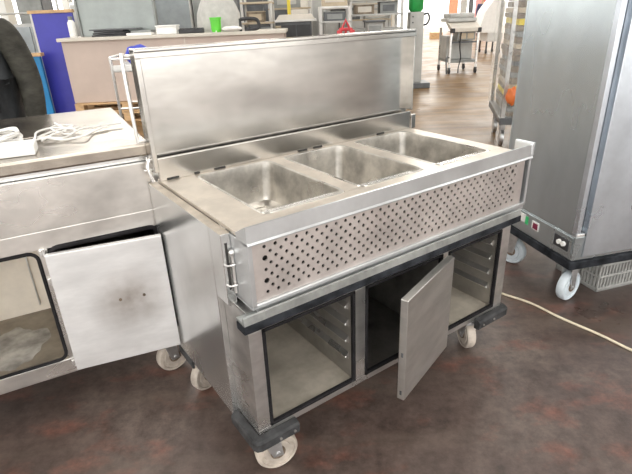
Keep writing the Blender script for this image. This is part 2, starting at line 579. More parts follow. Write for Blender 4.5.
def lining(x0, x1, m, rails, nm):
    l = MB()
    l.box(x0, x1, 0.618, 0.63, 0.212, 0.60)
    l.box(x0, x0 + 0.005, 0.02, 0.618, 0.212, 0.60)
    l.box(x1 - 0.005, x1, 0.02, 0.618, 0.212, 0.60)
    l.box(x0, x1, 0.02, 0.63, 0.60, 0.606)
    o = l.build(nm, M['steel_wall'] if rails else m, cart)
    MB().box(x0, x1, 0.02, 0.63, 0.205, 0.212).build('compartment_floor', m, o)
    if rails:
        for z in (0.30, 0.37, 0.44, 0.51):
            for s in (-1, 1):
                xa = x0 + 0.005 if s < 0 else x1 - 0.005
                xb = xa + 0.016 * (-s)
                r = MB()
                r.prism([(xa, z - 0.012), (xb, z), (xb, z + 0.003), (xa, z + 0.018)], 'y', 0.035, 0.60)
                r.build('runner', M['steel'], o)
                MB().blob((xb - 0.002 * -s, 0.033, z + 0.003), (0.005, 0.003, 0.006), 2).build('runner_tip', M['steel_bright'], o)
    return o


lining(0.047, 0.405, M['steel_dust'], True, 'compartment_lining')
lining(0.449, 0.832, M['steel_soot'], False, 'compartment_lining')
lining(0.864, 1.195, M['steel_dust'], True, 'compartment_lining')

for (x0, x1) in ((0.045, 0.402), (0.447, 0.832), (0.862, 1.192)):
    g = MB()
    z0, z1, t = 0.212, 0.588, 0.011
    g.box(x0, x0 + t, -0.003, 0.012, z0, z1, 0.002)
    g.box(x1 - t, x1, -0.003, 0.012, z0, z1, 0.002)
    g.box(x0, x1, -0.003, 0.012, z0, z0 + t, 0.002)
    g.box(x0, x1, -0.003, 0.012, z1 - t, z1, 0.002)
    g.build('door_gasket', M['gasket'], cart)

# shelf ledge over the doors, with a rubber buffer strip
sh = MB()
sh.prism([(0.0, 0.655), (0.0, 0.663), (-0.036, 0.6635), (-0.040, 0.681), (-0.046, 0.679), (-0.049, 0.655)], 'x', -0.030, 1.232)
shelf = sh.build('ledge', mat('grey_worn_ledge', (0.36, 0.37, 0.36), 0.38, 0.7, 0.22, 12, 0.05), cart)
bs = MB()
bs.box(-0.033, 1.234, -0.051, -0.002, 0.628, 0.6545, 0.004)
bs.build('buffer_strip', M['rubber'], shelf)

# counter top with three openings
wx = [(0.139, 0.439), (0.511, 0.803), (0.884, 1.184)]
wy = (0.095, 0.587)
ct = MB()
ztop = 0.902
ct.box(0.013, 1.262, 0.03, wy[0], 0.889, ztop, 0.001)
ct.box(0.013, 1.262, wy[1], 0.655, 0.889, ztop, 0.001)
xs = [0.013] + [e for p in wx for e in p] + [1.262]
for a, b in zip(xs[::2], xs[1::2]):
    ct.box(a, b, wy[0], wy[1], 0.889, ztop, 0.0)
ct.build('countertop', M['steel_top'], cart)
cs = MB()
cs.box(-0.0195, 0.0085, 0.067, 0.66, 0.889, 0.8925, 0.001)
cs.build('side_flange', mat('tan_stained_flange', (0.55, 0.49, 0.42), 0.5, 0.8, 0.15, 12), cart)


def well(x0, x1, y0, y1):
    """pressed steel basin with rounded corners, coved floor and a rolled rim"""
    t = bmesh.new()

    def ring(ix, z, rad):
        pts = []
        for cx, cy, a0 in ((x1 - ix - rad, y1 - ix - rad, 0), (x0 + ix + rad, y1 - ix - rad, 90), (x0 + ix + rad, y0 + ix + rad, 180), (x1 - ix - rad, y0 + ix + rad, 270)):
            for k in range(6):
                a = R(a0 + k * 18)
                pts.append(t.verts.new((cx + rad * math.cos(a), cy + rad * math.sin(a), z)))
        return pts
    rings = [ring(-0.007, 0.902, 0.030), ring(-0.005, 0.9045, 0.030), ring(0.0, 0.9045, 0.030), ring(0.003, 0.902, 0.030), ring(0.006, 0.87, 0.03), ring(0.012, 0.775, 0.032),
             ring(0.018, 0.752, 0.034), ring(0.034, 0.742, 0.034)]
    for A, B in zip(rings, rings[1:]):
        n = len(A)
        for k in range(n):
            t.faces.new((A[k], A[(k + 1) % n], B[(k + 1) % n], B[k]))
    f = t.faces.new(rings[-1])
    bmesh.ops.recalc_face_normals(t, faces=t.faces)
    # the basin is seen from inside
    if f.normal.z < 0:
        bmesh.ops.reverse_faces(t, faces=t.faces)
    b = MB()
    b._merge(t)
    # drain boss and pressed frame in the floor
    xm, ym = (x0 + x1) / 2, (y0 + y1) / 2
    b.lathe([(0.022, 0.742), (0.022, 0.746), (0.014, 0.746), (0.012, 0.744)], (xm + 0.06, ym + 0.14, 0), 'z', 18)
    w = b.build('well', M['steel_well'], cart, smooth=True)
    fr_ = MB()
    for a in ((x0 + 0.06, x1 - 0.06, y0 + 0.06, y0 + 0.068), (x0 + 0.06, x1 - 0.06, y1 - 0.068, y1 - 0.06), (x0 + 0.06, x0 + 0.068, y0 + 0.06, y1 - 0.06), (x1 - 0.068, x1 - 0.06, y0 + 0.06, y1 - 0.06)):
        fr_.box(*a, 0.742, 0.746, 0.001)
    fr_.build('floor_ridge', M['steel_well'], w)
    return w


for a, b in wx:
    well(a, b, *wy)

# fold-up front flap: lip, frame and perforated sheet
XL, XR = 0.0095, 1.2775
lip = MB()
lip.prism([(0.030, 0.903), (-0.020, 0.931), (-0.028, 0.936), (-0.032, 0.935), (-0.034, 0.889), (-0.0385, 0.884), (-0.038, 0.881), (-0.030, 0.880), (0.030, 0.886)], 'x', XL, XR)
lip.box(XR - 0.012, XR + 0.010, -0.036, 0.045, 0.886, 0.944, 0.008)
lip.build('front_rail', M['steel_rail'], cart)
fp = MB()
fp.box(XL, XL + 0.014, -0.032, 0.095, 0.690, 0.886, 0.001)
fp.box(XR - 0.012, XR, -0.032, 0.095, 0.690, 0.886, 0.001)
fp.box(XL, XR, -0.032, 0.095, 0.682, 0.697, 0.003)
fp.box(XL + 0.02, XR, -0.024, 0.06, 0.664, 0.682, 0.0)
fp.box(XL, XR, 0.080, 0.095, 0.69, 0.886, 0.001)
flap = fp.build('flap_frame', M['steel_rail'], cart)
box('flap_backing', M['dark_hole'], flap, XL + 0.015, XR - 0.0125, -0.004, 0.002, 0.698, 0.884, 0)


def perforated():
    b = bmesh.new()
    x0, x1, z0, z1 = XL + 0.014, XR - 0.030, 0.698, 0.884
    y = -0.024
    pw, ph = 0.0176, 0.0352
    ncol = 65
    sx = 0.056
    nrow = 5
    zc = (z0 + z1) / 2 + 0.002

    def cell(xa, xb, za, zb, r, dz=0.0):
        xm, zm = (xa + xb) / 2, (za + zb) / 2 + dz
        out = [(xa, za), (xm, za), (xb, za), (xb, zm), (xb, zb), (xm, zb), (xa, zb), (xa, zm)]
        O = [b.verts.new((px, y, pz)) for px, pz in out]
        ang = [225, 270, 315, 0, 45, 90, 135, 180]
        I = [b.verts.new((xm + r * math.cos(R(a)), y, zm + r * math.sin(R(a)))) for a in ang]
        J = [b.verts.new((xm + r * math.cos(R(a)), y + 0.004, zm + r * math.sin(R(a)))) for a in ang]
        for k in range(8):
            l = (k + 1) % 8
            b.faces.new((O[k], O[l], I[l], I[k]))
            b.faces.new((I[k], I[l], J[l], J[k]))

    def quad(xa, xb, za, zb):
        b.faces.new([b.verts.new(p) for p in ((xa, y, za), (xb, y, za), (xb, y, zb), (xa, y, zb))])
    quad(x0, sx, z0, z1)
    xe = sx + ncol * pw
    quad(xe, x1, z0, z1)
    for c in range(ncol):
        xa, xb = sx + c * pw, sx + (c + 1) * pw
        n = nrow if c % 2 == 0 else nrow - 1
        za = zc - n * ph / 2
        quad(xa, xb, z0, za)
        quad(xa, xb, za + n * ph, z1)
        for k in range(n):
            r = 0.0054
            if (c == 0 and k in (1, 3)) or (c == ncol - 2 and k in (1, 3)):
                r = 0.0088
            cell(xa, xb, za + k * ph, za + (k + 1) * ph, r)
    m_ = MB()
    m_._merge(b)
    return m_.build('perforated_sheet', mat('perforated_steel', (0.72, 0.67, 0.64), 0.36, 0.82, 0.14, 6, 0), flap)


perforated()

# side latches with slots
for xs_, sg in ((-0.006, 1), (1.2835, -1)):
    slot = MB()
    slot.box(xs_ - 0.004, xs_ + 0.003, 0.0645, 0.068, 0.715, 0.862, 0)
    slot.build('latch_slot', M['dark_hole'], cart)
    lt = MB()
    lt.rod((xs_ + 0.010 * sg, 0.055, 0.705), (xs_ + 0.010 * sg, 0.055, 0.835), 0.0045)
    for z in (0.735, 0.800):
        lt.tube([(xs_ - 0.012 * sg, 0.064, z), (xs_ - 0.008 * sg, 0.048, z), (xs_ + 0.012 * sg, 0.044, z)], 0.003, 6)
    lt.blob((xs_ + 0.008 * sg, 0.052, 0.835), (0.009, 0.008, 0.010), 2)
    lt.build('flap_latch', M['steel_bright'], cart, smooth=True)

# upstand at the back and lid
us = MB()
us.box(0.010, 1.256, 0.612, 0.626, 0.902, 0.985, 0.002)
us.box(1.2565, 1.285, 0.606, 0.628, 0.902, 0.968, 0.003)
ust = us.build('back_upstand', M['steel_lid'], cart)
for a in (0.035, 0.14, 0.22, 0.60, 0.68, 1.04):
    MB().box(a, a + (0.045 if a != 0.14 else 0.02), 0.610, 0.6125, 0.9035, 0.911).build('upstand_slot', M['dark_hole'], ust)

LX0, LX1, LY0, LY1, LZ0, LZ1 = -0.0075, 1.262, 0.600, 0.655, 0.99, 1.349
ld = MB()
ld.box(LX0 + 0.002, LX1 - 0.002, LY1 - 0.006, LY1, LZ0 - 0.05, LZ1 - 0.002, 0.001)
lid = ld.build('lid', M['steel_lid'], cart)
rm = MB()
rm.box(LX0, LX1, LY0, LY1, LZ1 - 0.012, LZ1, 0.004)
rm.box(LX0, LX1, LY0, LY0 + 0.006, LZ1 - 0.030, LZ1 - 0.0121, 0.002)
rm.box(LX0, LX0 + 0.006, LY0 + 0.0062, LY1, LZ0 - 0.05, LZ1 - 0.004, 0.002)
rm.box(LX0, LX0 + 0.017, LY0, LY0 + 0.006, LZ0 - 0.05, LZ1 - 0.0302, 0.002)
rm.box(LX1 - 0.006, LX1, LY0 + 0.0062, LY1, LZ0, LZ1 - 0.004, 0.002)
rm.build('lid_rim', M['steel_lid'], lid)
lh = MB()
lh.tube([(-0.008, 0.635, 1.327), (-0.030, 0.635, 1.327), (-0.040, 0.635, 1.315), (-0.038, 0.635, 1.07), (-0.030, 0.635, 1.052), (-0.008, 0.635, 1.050)], 0.006, 8)
lh.rod((-0.008, 0.635, 0.945), (-0.034, 0.635, 0.947), 0.005)
lh.tube([(-0.008, 0.628, 0.985), (-0.022, 0.625, 0.96), (-0.012, 0.62, 0.905)], 0.007, 8)
lh.build('lid_handle', M['steel_bright'], lid, smooth=True)

# open middle door
dm = MB().box(-0.374, 0.0, -0.028, 0.0, 0.180, 0.588, 0.003).build('door', M['steel_door'], cart)
dm.location = (0.838, -0.016, 0)
dm.rotation_euler = (0, 0, R(18))
g = MB()
g.box(-0.352, -0.335, 0.0, 0.012, 0.212, 0.570, 0.003)
g.box(-0.040, -0.023, 0.0, 0.012, 0.212, 0.570, 0.003)
g.box(-0.352, -0.023, 0.0, 0.012, 0.212, 0.229, 0.003)
g.box(-0.352, -0.023, 0.0, 0.012, 0.553, 0.570, 0.003)
g.build('door_gasket', M['gasket'], dm)
for z in (0.205, 0.565):
    MB().rod((0.004, -0.010, z - 0.018), (0.004, -0.010, z + 0.018), 0.007).build('hinge', M['steel_bright'], dm)
for z in (0.362, 0.200):
    MB().box(-0.3755, -0.373, -0.018, -0.010, z, z + 0.018, 0.001).build('catch_plate', M['grey_dark'], dm)


# corner bumpers
def corner(x, y, sx, sy, lx, ly, o=0.030):
    """moulded corner guard: sloping top, upright outer wall"""
    def outline(q, zz):
        r_ = 0.022
        P = [(-q, ly), (-q, -q + r_), (-q + r_ * 0.3, -q + r_ * 0.3), (-q + r_, -q), (lx, -q), (lx, -0.002), (-0.002, -0.002), (-0.002, ly)]
        return [(x + sx * a, y + sy * c, zz) for a, c in P]
    t = bmesh.new()
    rings = [[t.verts.new(p) for p in outline(q, zz)] for q, zz in ((o - 0.004, 0.152), (o, 0.157), (o, 0.186), (o - 0.006, 0.195), (o - 0.020, 0.199))]
    for A, B in zip(rings, rings[1:]):
        for k in range(8):
            t.faces.new((A[k], A[(k + 1) % 8], B[(k + 1) % 8], B[k]))
    t.faces.new(rings[0])
    t.faces.new(rings[-1])
    bmesh.ops.recalc_face_normals(t, faces=t.faces)
    q_ = MB()
    q_._merge(t)
    o_ = q_.build('corner_bumper', M['bumper'], cart)
    MB().box(min(x, x + sx * 0.10), max(x, x + sx * 0.10), min(y, y + sy * 0.10), max(y, y + sy * 0.10), 0.166, 0.1865, 0.002).build('mounting_plate', M['steel_bright'], o_)
    for a in (lx * 0.45, lx * 0.85):
        MB().lathe([(0.005, -0.003), (0.004, 0.003)], (x + sx * a, y + sy * (-o - 0.001), 0.172), 'y', 8).build('bolt', M['steel_bright'], o_)
    return o_


corner(0.0, 0.0, 1, 1, 0.136, 0.145)
corner(1.25, 0.0, -1, 1, 0.18, 0.145)
corner(-0.012, 0.652, 1, -1, 0.14, 0.15, 0.012)
corner(1.262, 0.652, -1, -1, 0.14, 0.15, 0.012)
caster(cart, 0.050, 0.030, 0.166, 0.075, R(-12), M['wheel'])
caster(cart, 1.105, 0.050, 0.166, 0.072, R(62), M['wheel'])
caster(cart, 0.060, 0.555, 0.166, 0.072, R(200), M['wheel'])
caster(cart, 1.170, 0.600, 0.166, 0.070, R(30), M['wheel'])

# ------------------------------------------------------------------ second cart with its lid down
LC = thing('steel_service_cart', 'closed steel service cart with doors ajar behind the three-well cart, white cables on top', 'food cart', (-0.4, 0.72, 0), -0.1194)
X0, X1, DD = -0.95, 0.408, 0.92
b_ = MB()
b_.box(X0, X1, 0.0, 0.02, 0.787, 0.965, 0.001)           # upper front panel
b_.box(X0, X1, -0.003, 0.02, 0.7215, 0.787, 0.002)        # strip under it
b_.box(X0, X1, 0.0, 0.02, 0.195, 0.262, 0.004)
for a, c in ((X0, X0 + 0.04), (-0.475, -0.425), (-0.018, 0.012), (0.392, X1)):
    b_.box(a, c, 0.0, 0.02, 0.2622, 0.7213, 0.001)
b_.build('front_frame', M['steel_stain'], LC)
box('side_panel', M['steel_side'], LC, X1 - 0.014, X1, 0.02, DD, 0.195, 0.965, 0.002)
box('side_panel', M['steel_side'], LC, X0, X0 + 0.014, 0.02, DD, 0.195, 0.965, 0.002)
box('back_panel', M['steel'], LC, X0 + 0.014, X1 - 0.014, DD - 0.014, DD, 0.195, 0.965, 0.001)
box('bottom_panel', M['steel'], LC, X0 + 0.014, X1 - 0.014, 0.02, DD - 0.014, 0.195, 0.21, 0.001)
MB().box(X0 + 0.01, X1 - 0.01, 0.030, DD - 0.01, 0.965, 0.992, 0.0).build('recessed_band', M['steel_side'], LC)
l1 = MB()
l1.box(X0 - 0.004, X1 + 0.006, -0.010, 0.372, 0.990, 1.035, 0.008)
lidA = l1.build('lid', M['steel_cover'], LC)
l2 = MB()
l2.box(X0 - 0.004, X1 + 0.006, 0.376, DD, 0.990, 1.034, 0.006)
l2.build('lid', M['steel_cover'], LC)


def l_lining(x0, x1, m):
    l = MB()
    l.box(x0, x1, 0.44, 0.45, 0.265, 0.73)
    l.box(x0, x0 + 0.006, 0.02, 0.44, 0.265, 0.73)
    l.box(x1 - 0.006, x1, 0.02, 0.44, 0.265, 0.73)
    l.box(x0, x1, 0.02, 0.45, 0.725, 0.731)
    o = l.build('compartment_lining', m, LC)
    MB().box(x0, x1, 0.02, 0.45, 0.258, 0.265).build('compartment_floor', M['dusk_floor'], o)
    return o


ll = l_lining(-0.427, -0.016, M['pale_lining'])
MB().box(-0.10, -0.094, 0.425, 0.44, 0.30, 0.70, 0.001).build('panel_seam', M['steel'], ll)
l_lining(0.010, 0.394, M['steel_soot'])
l_lining(-0.912, -0.473, M['steel_dust'])


def frame_tube(x0, x1, z0, z1, y, r, rc, m, nm):
    p = []
    for cx, cz, a0 in ((x1 - rc, z1 - rc, 0), (x0 + rc, z1 - rc, 90), (x0 + rc, z0 + rc, 180), (x1 - rc, z0 + rc, 270)):
        for k in range(5):
            a = R(a0 + k * 22.5)
            p.append((cx + rc * math.cos(a), y, cz + rc * math.sin(a)))
    return MB().tube(p, r, 8, closed=True, smooth=1).build(nm, m, LC, smooth=True)


frame_tube(-0.420, -0.022, 0.268, 0.715, -0.002, 0.0065, 0.03, M['gasket'], 'door_gasket')
frame_tube(0.016, 0.388, 0.268, 0.720, 0.000, 0.010, 0.03, M['gasket'], 'door_gasket')
sm = bmesh.new()
ctr = (-0.185, 0.19)
N = 40
ro, ri = [], []
for k in range(N):
    a = 2 * PI * k / N
    w = 1 + 0.16 * math.sin(3 * a + 1) + 0.09 * math.sin(5 * a) + 0.05 * math.sin(11 * a + 2)
    ro.append(sm.verts.new((ctr[0] + 0.095 * w * math.cos(a), ctr[1] + 0.145 * w * math.sin(a), 0.2652)))
    ri.append(sm.verts.new((ctr[0] + 0.080 * w * math.cos(a), ctr[1] + 0.125 * w * math.sin(a), 0.2662)))
for k in range(N):
    sm.faces.new((ro[k], ro[(k + 1) % N], ri[(k + 1) % N], ri[k]))
sm.faces.new(ri)
sm.faces.new(ro[::-1])
q_ = MB()
q_._merge(sm)
q_.build('dried_stain', mat('dried_white_stain', (0.30, 0.28, 0.25), 0.6, 0.1, 0.3, 12, col2=(0.52, 0.50, 0.46)), ll)
d2 = MB().box(0.0, 0.388, -0.026, -0.004, 0.222, 0.710, 0.003).build('door', M['steel_white_used'], LC)
d2.location = (0.002, -0.010, 0)
d2.rotation_euler = (0, 0, R(-7.0))
for (x, z) in ((0.205, 0.485), (0.290, 0.485)):
    MB().lathe([(0.006, -0.030), (0.005, -0.026)], (x, 0, z), 'y', 10).build('rivet', M['rust'], d2)
for z in (0.245, 0.60, 0.712):
    hg = MB()
    hg.box(-0.014, 0.004, -0.012, -0.001, z - 0.012, z + 0.012, 0.003)
    hg.rod((-0.002, -0.014, z - 0.014), (-0.002, -0.014, z + 0.014), 0.005)
    hg.build('hinge', M['steel_bright'], LC)
d3 = MB().box(-0.910, -0.480, -0.026, -0.004, 0.205, 0.700, 0.003).build('door', M['steel_white'], LC)
for x, y in ((0.35, 0.075), (-0.88, 0.075), (0.35, 0.84), (-0.88, 0.84)):
    caster(LC, x, y, 0.194, 0.074, R(15), M['wheel'])

# cable and adapter lying on its lid
CB = thing('tangled_cable', 'white tangled cable with plug block lying on the closed cart lid', 'cable', (-0.4, 0.72, 1.0352), -0.1194)
cb = MB()
pts = [(0.04, 0.20), (0.06, 0.26), (0.07, 0.40), (0.13, 0.44), (0.20, 0.33), (0.16, 0.24), (0.10, 0.24), (0.07, 0.30), (0.13, 0.36), (0.20, 0.42), (0.16, 0.50), (0.12, 0.42), (0.17, 0.30), (0.23, 0.33), (0.30, 0.36), (0.38, 0.37)]
cb.tube([(x, y, 0.0075 + 0.010 * abs(math.sin(i * 1.3))) for i, (x, y) in enumerate(pts)], 0.0038, 6, smooth=5)
pts = [(0.02, 0.24), (0.09, 0.25), (0.15, 0.21), (0.22, 0.20), (0.26, 0.29), (0.32, 0.34)]
cb.tube([(x, y, 0.0075 + 0.006 * (i % 2)) for i, (x, y) in enumerate(pts)], 0.0038, 6, smooth=5)
pts = [(0.08, 0.22), (0.12, 0.28), (0.17, 0.38), (0.14, 0.53), (0.17, 0.42), (0.22, 0.36)]
cb.tube([(x, y, 0.012 + 0.006 * (i % 2)) for i, (x, y) in enumerate(pts)], 0.0038, 6, smooth=5)
for k in range(7):
    a = k * 0.9
    c0 = (-0.04 + 0.012 * math.cos(a), 0.30 + 0.03 * math.sin(a))
    ring = [(c0[0] + (0.045 + 0.006 * (k % 3)) * math.cos(t * PI / 5), c0[1] + (0.085 - 0.006 * (k % 2)) * math.sin(t * PI / 5), 0.010 + 0.006 * k + 0.004 * math.sin(t * 1.7 + k)) for t in range(10)]
    cb.tube(ring, 0.0045, 6, closed=True, smooth=3)
cb.build('cord', M['white_plastic'], CB, smooth=True)
MB().box(-0.060, 0.050, 0.055, 0.155, 0.0, 0.036, 0.007, Matrix.Rotation(R(-6), 4, 'Z')).build('plug_block', M['white_plastic'], CB)

# ------------------------------------------------------------------ tall holding cabinet
FR = thing('holding_cabinet', 'tall blue-grey steel holding cabinet on casters beside the perforated front', 'cabinet', (1.741, -0.04, 0), math.atan2(-0.355, 0.935))
FD, FW, FH = 0.60, 0.86, 1.86
f_ = MB()
f_.box(0.0, FW, 0.0, FD, 0.272, 0.400, 0.003)
f_.box(0.004, 0.060, 0.060, FD, 0.398, FH - 0.05, 0.0)
f_.box(0.010, FW - 0.004, 0.070, FD - 0.004, 0.398, FH - 0.05, 0.0)
f_.box(0.0, FW, 0.0, FD, FH - 0.055, FH, 0.006)
f_.build('body', M['steel_fridge'], FR)
p_ = MB()
p_.box(0.0, 0.024, 0.0, 0.030, 0.400, FH - 0.055, 0.002)
p_.box(0.012, 0.052, 0.026, 0.062, 0.400, FH - 0.055, 0.001)
p_.build('corner_post', M['steel_fridge_door'], FR)
box('side_panel', M['steel_fridge'], FR, 0.0, 0.006, 0.030, FD - 0.012, 0.402, FH - 0.056, 0.002)
box('side_panel', M['steel_fridge'], FR, -0.0015, 0.004, FD - 0.012, FD, 0.402, FH - 0.056, 0.001)
fd = box('door', M['steel_fridge_door'], FR, 0.054, FW, -0.008, 0.045, 0.290, FH - 0.06, 0.004)
hgf = MB()
hgf.box(0.004, 0.050, -0.002, 0.02, 0.400, 0.416, 0.003)
hgf.build('hinge', M['steel_bright'], FR)
pan = box('control_panel', M['steel_fridge'], FR, -0.004, 0.004, 0.012, 0.56, 0.300, 0.392, 0.001)
sw = box('switch_plate', M['black'], pan, -0.0075, -0.003, 0.032, 0.132, 0.312, 0.372, 0.002)
for y in (0.058, 0.088):
    MB().lathe([(0.012, -0.020), (0.013, -0.008)], (0, y, 0.345), 'x', 14).build('switch_knob', M['white_plastic'], sw)
box('white_label', M['white_plastic'], pan, -0.0065, -0.003, 0.37, 0.445, 0.335, 0.380, 0.001)
box('green_label', M['green_tag'], pan, -0.0065, -0.003, 0.345, 0.368, 0.330, 0.374, 0.001)
rs = box('temperature_display', M['white_plastic'], pan, -0.0075, -0.003, 0.255, 0.310, 0.325, 0.372, 0.002)
box('display_screen', mat('dark_red_screen', (0.20, 0.015, 0.05), 0.3), rs, -0.009, -0.007, 0.262, 0.300, 0.331, 0.364, 0.001)
bu = MB()
bu.prism([(-0.012, -0.012), (FW, -0.012), (FW, FD + 0.012), (-0.012, FD + 0.012)], 'z', 0.226, 0.271, 0.008)
bu.build('base_bumper', M['rubber'], FR)
for x, y, a in ((0.075, 0.075, 20), (0.07, 0.52, 115), (FW - 0.08, 0.075, 60), (FW - 0.08, 0.52, 20)):
    caster(FR, x, y, 0.227, 0.082, R(a), M['wheel_blue'], 0.042, 0.012)

# perforated crate on the floor below it
CR = thing('plastic_crate', 'grey slatted plastic crate on the floor under the holding cabinet', 'crate', (2.03, -0.065, 0), math.atan2(-0.30, 0.954))
cr = MB()
cw, cd, ch = 0.40, 0.30, 0.172
cr.box(0, cw, 0, cd, 0.0, 0.012, 0.002)
for z0, z1 in ((0.0, 0.022), (0.082, 0.094), (0.150, ch)):
    cr.box(0, cw, 0, 0.010, z0, z1, 0.001)
    cr.box(0, cw, cd - 0.010, cd, z0, z1, 0.001)
    cr.box(0, 0.010, 0, cd, z0, z1, 0.001)
    cr.box(cw - 0.010, cw, 0, cd, z0, z1, 0.001)
for k in range(19):
    x = k * (cw - 0.010) / 18
    for y in (0.001, cd - 0.009):
        cr.box(x, x + 0.009, y, y + 0.008, 0.01, 0.16)
for k in range(14):
    y = k * (cd - 0.010) / 13
    for x in (0.001, cw - 0.009):
        cr.box(x, x + 0.008, y, y + 0.009, 0.01, 0.16)
tag(CR, None)
cr.build('basket', M['crate'], CR)
hr_ = MB()
hr_.box(-0.004, cw + 0.004, -0.004, 0.012, 0.160, 0.1735, 0.002)
hr_.box(-0.004, cw + 0.004, cd - 0.012, cd + 0.004, 0.160, 0.1735, 0.002)
hr_.box(-0.004, 0.012, -0.004, cd + 0.004, 0.160, 0.1735, 0.002)
hr_.box(cw - 0.012, cw + 0.004, -0.004, cd + 0.004, 0.160, 0.1735, 0.002)
hr_.build('rim', M['crate'], CR)

# loose cord on the floor
cd_ = MB()
cp = [(1.60, 0.62), (1.61, 0.42), (1.623, 0.245), (1.657, 0.086), (1.650, -0.085), (1.660, -0.276), (1.656, -0.45), (1.70, -0.75), (1.86, -1.05)]
cd_.tube([(x, y, 0.0062) for x, y in cp], 0.006, 8, smooth=6)
tag(cd_.build('floor_cord', M['cord'], smooth=True), 'cream cord trailing across the brown floor in front of the holding cabinet', 'cord')

# ------------------------------------------------------------------ person behind the closed cart
def skin(name, verts, edges_, material, parent, sub=2, root=0):
    bm = bmesh.new()
    lay_ = bm.verts.layers.skin.verify()
    vs = []
    for i, v in enumerate(verts):
        q = bm.verts.new(v[:3])
        q[lay_].radius = v[3] if isinstance(v[3], tuple) else (v[3], v[3])
        q[lay_].use_root = (i == root)
        vs.append(q)
    for i, j in edges_:
        bm.edges.new((vs[i], vs[j]))
    me = bpy.data.meshes.new(name)
    bm.to_mesh(me)
    bm.free()
    o = bpy.data.objects.new(name, me)
    COL.objects.link(o)
    o.parent = parent
    me.materials.append(material)
    md = o.modifiers.new('skin', 'SKIN')
    md.use_smooth_shade = True
    sb = o.modifiers.new('sub', 'SUBSURF')
    sb.levels = sub
    sb.render_levels = sub
    return o


pp = hall(-1.81, 2.86)
PS = thing('person', 'person in a charcoal zipped jacket standing behind the closed cart', 'person', pp, -YAW + R(8))
# local x to the viewer's right, local -y towards the viewer
bv, be = [], []


def chain(vs, start=None):
    prev = start
    for v in vs:
        bv.append(v)
        i = len(bv) - 1
        if prev is not None:
            be.append((prev, i))
        prev = i
    return prev


chain([(0, 0, 0.95, (0.155, 0.11))])
sp_ = chain([(0, 0.0, 1.12, (0.14, 0.10)), (0, 0.0, 1.30, (0.155, 0.11)), (0, 0.01, 1.44, (0.10, 0.08))], 0)
nk = chain([(0, 0.0, 1.53, 0.055), (0, -0.012, 1.60, 0.066), (0, -0.02, 1.67, (0.078, 0.095)), (0, -0.012, 1.74, (0.070, 0.085)), (0, -0.01, 1.785, (0.035, 0.045))], sp_)
for s in (-1, 1):
    e = chain([(0.165 * s, 0.01, 1.435, 0.058), (0.215 * s, 0.015, 1.30, 0.050), (0.235 * s, 0.02, 1.16, 0.043), (0.245 * s, -0.03, 1.02, 0.036), (0.248 * s, -0.065, 0.91, 0.026), (0.246 * s, -0.080, 0.85, (0.020, 0.036))], sp_)
    for k, (dx, dl) in enumerate(((-0.030, 0.070), (-0.010, 0.082), (0.010, 0.076), (0.028, 0.060))):
        chain([(0.246 * s, -0.082 + dx * 0.9, 0.820, 0.010), (0.243 * s, -0.088 + dx, 0.82 - dl * 0.55, 0.009), (0.234 * s, -0.088 + dx, 0.82 - dl, 0.008)], e)
    chain([(0.238 * s, -0.122, 0.845, 0.011), (0.232 * s, -0.132, 0.805, 0.009)], e)
    l_ = chain([(0.095 * s, 0, 0.88, 0.088), (0.105 * s, -0.01, 0.50, 0.058), (0.108 * s, 0.01, 0.10, 0.042), (0.110 * s, -0.03, 0.05, 0.038), (0.115 * s, -0.14, 0.038, 0.030)], 0)
skin('body', bv, be, M['skin'], PS)
# nose, ears, eyes and mouth sit on the head
fa = MB()
fa.blob((0, -0.118, 1.655), (0.013, 0.020, 0.024), 2)
for s in (-1, 1):
    fa.blob((0.080 * s, -0.005, 1.66), (0.010, 0.020, 0.030), 2)
fa.build('nose_and_ears', M['skin'], PS, smooth=True)
ey = MB()
for s in (-1, 1):
    ey.blob((0.032 * s, -0.102, 1.680), (0.012, 0.008, 0.007), 2)
ey.build('eyes', M['eye'], PS, smooth=True)
MB().blob((0, -0.106, 1.612), (0.024, 0.008, 0.006), 2).build('mouth', mat('lips', (0.42, 0.17, 0.14), 0.5), PS, smooth=True)
ha = MB()
ha.blob((0, 0.012, 1.735), (0.092, 0.105, 0.085), 3, 0.02)
ha.build('hair', M['hair'], PS, smooth=True)
# jacket
bv, be = [], []
chain([(0, 0, 1.00, (0.195, 0.145))])
s1 = chain([(0, 0.0, 0.86, (0.195, 0.145))], 0)
s1 = chain([(0, 0.0, 1.14, (0.185, 0.135)), (0, 0.0, 1.30, (0.190, 0.140)), (0, 0.01, 1.425, (0.140, 0.110)), (0, 0.01, 1.50, (0.080, 0.075))], 0)
skin('jacket', bv, be, M['jacket'], PS)
for s in (-1, 1):
    bv, be = [], []
    chain([(0.130 * s, 0.01, 1.43, 0.080), (0.190 * s, 0.012, 1.395, 0.082), (0.228 * s, 0.015, 1.28, 0.073), (0.252 * s, 0.02, 1.16, 0.068), (0.262 * s, -0.02, 1.04, 0.062), (0.262 * s, -0.055, 0.92, 0.054), (0.262 * s, -0.060, 0.90, 0.050)])
    skin('sleeve', bv, be, M['sleeve'], PS)
zp = MB()
zp.tube([(0.012, -0.118, 1.46), (0.006, -0.150, 1.32), (0.0, -0.148, 1.14), (0.0, -0.157, 1.0), (0, -0.157, 0.86)], 0.005, 6)
zp.build('zipper', M['grey_pale'], PS, smooth=True)
cl_ = MB()
for s in (-1, 1):
    cl_.tube([(0.045 * s, -0.125, 1.44), (0.10 * s, -0.135, 1.36), (0.115 * s, -0.145, 1.2), (0.125 * s, -0.146, 1.0)], 0.006, 6)
cl_.build('jacket_seam', M['gasket'], PS, smooth=True)
bv, be = [], []
chain([(0, 0, 0.93, (0.172, 0.125))])
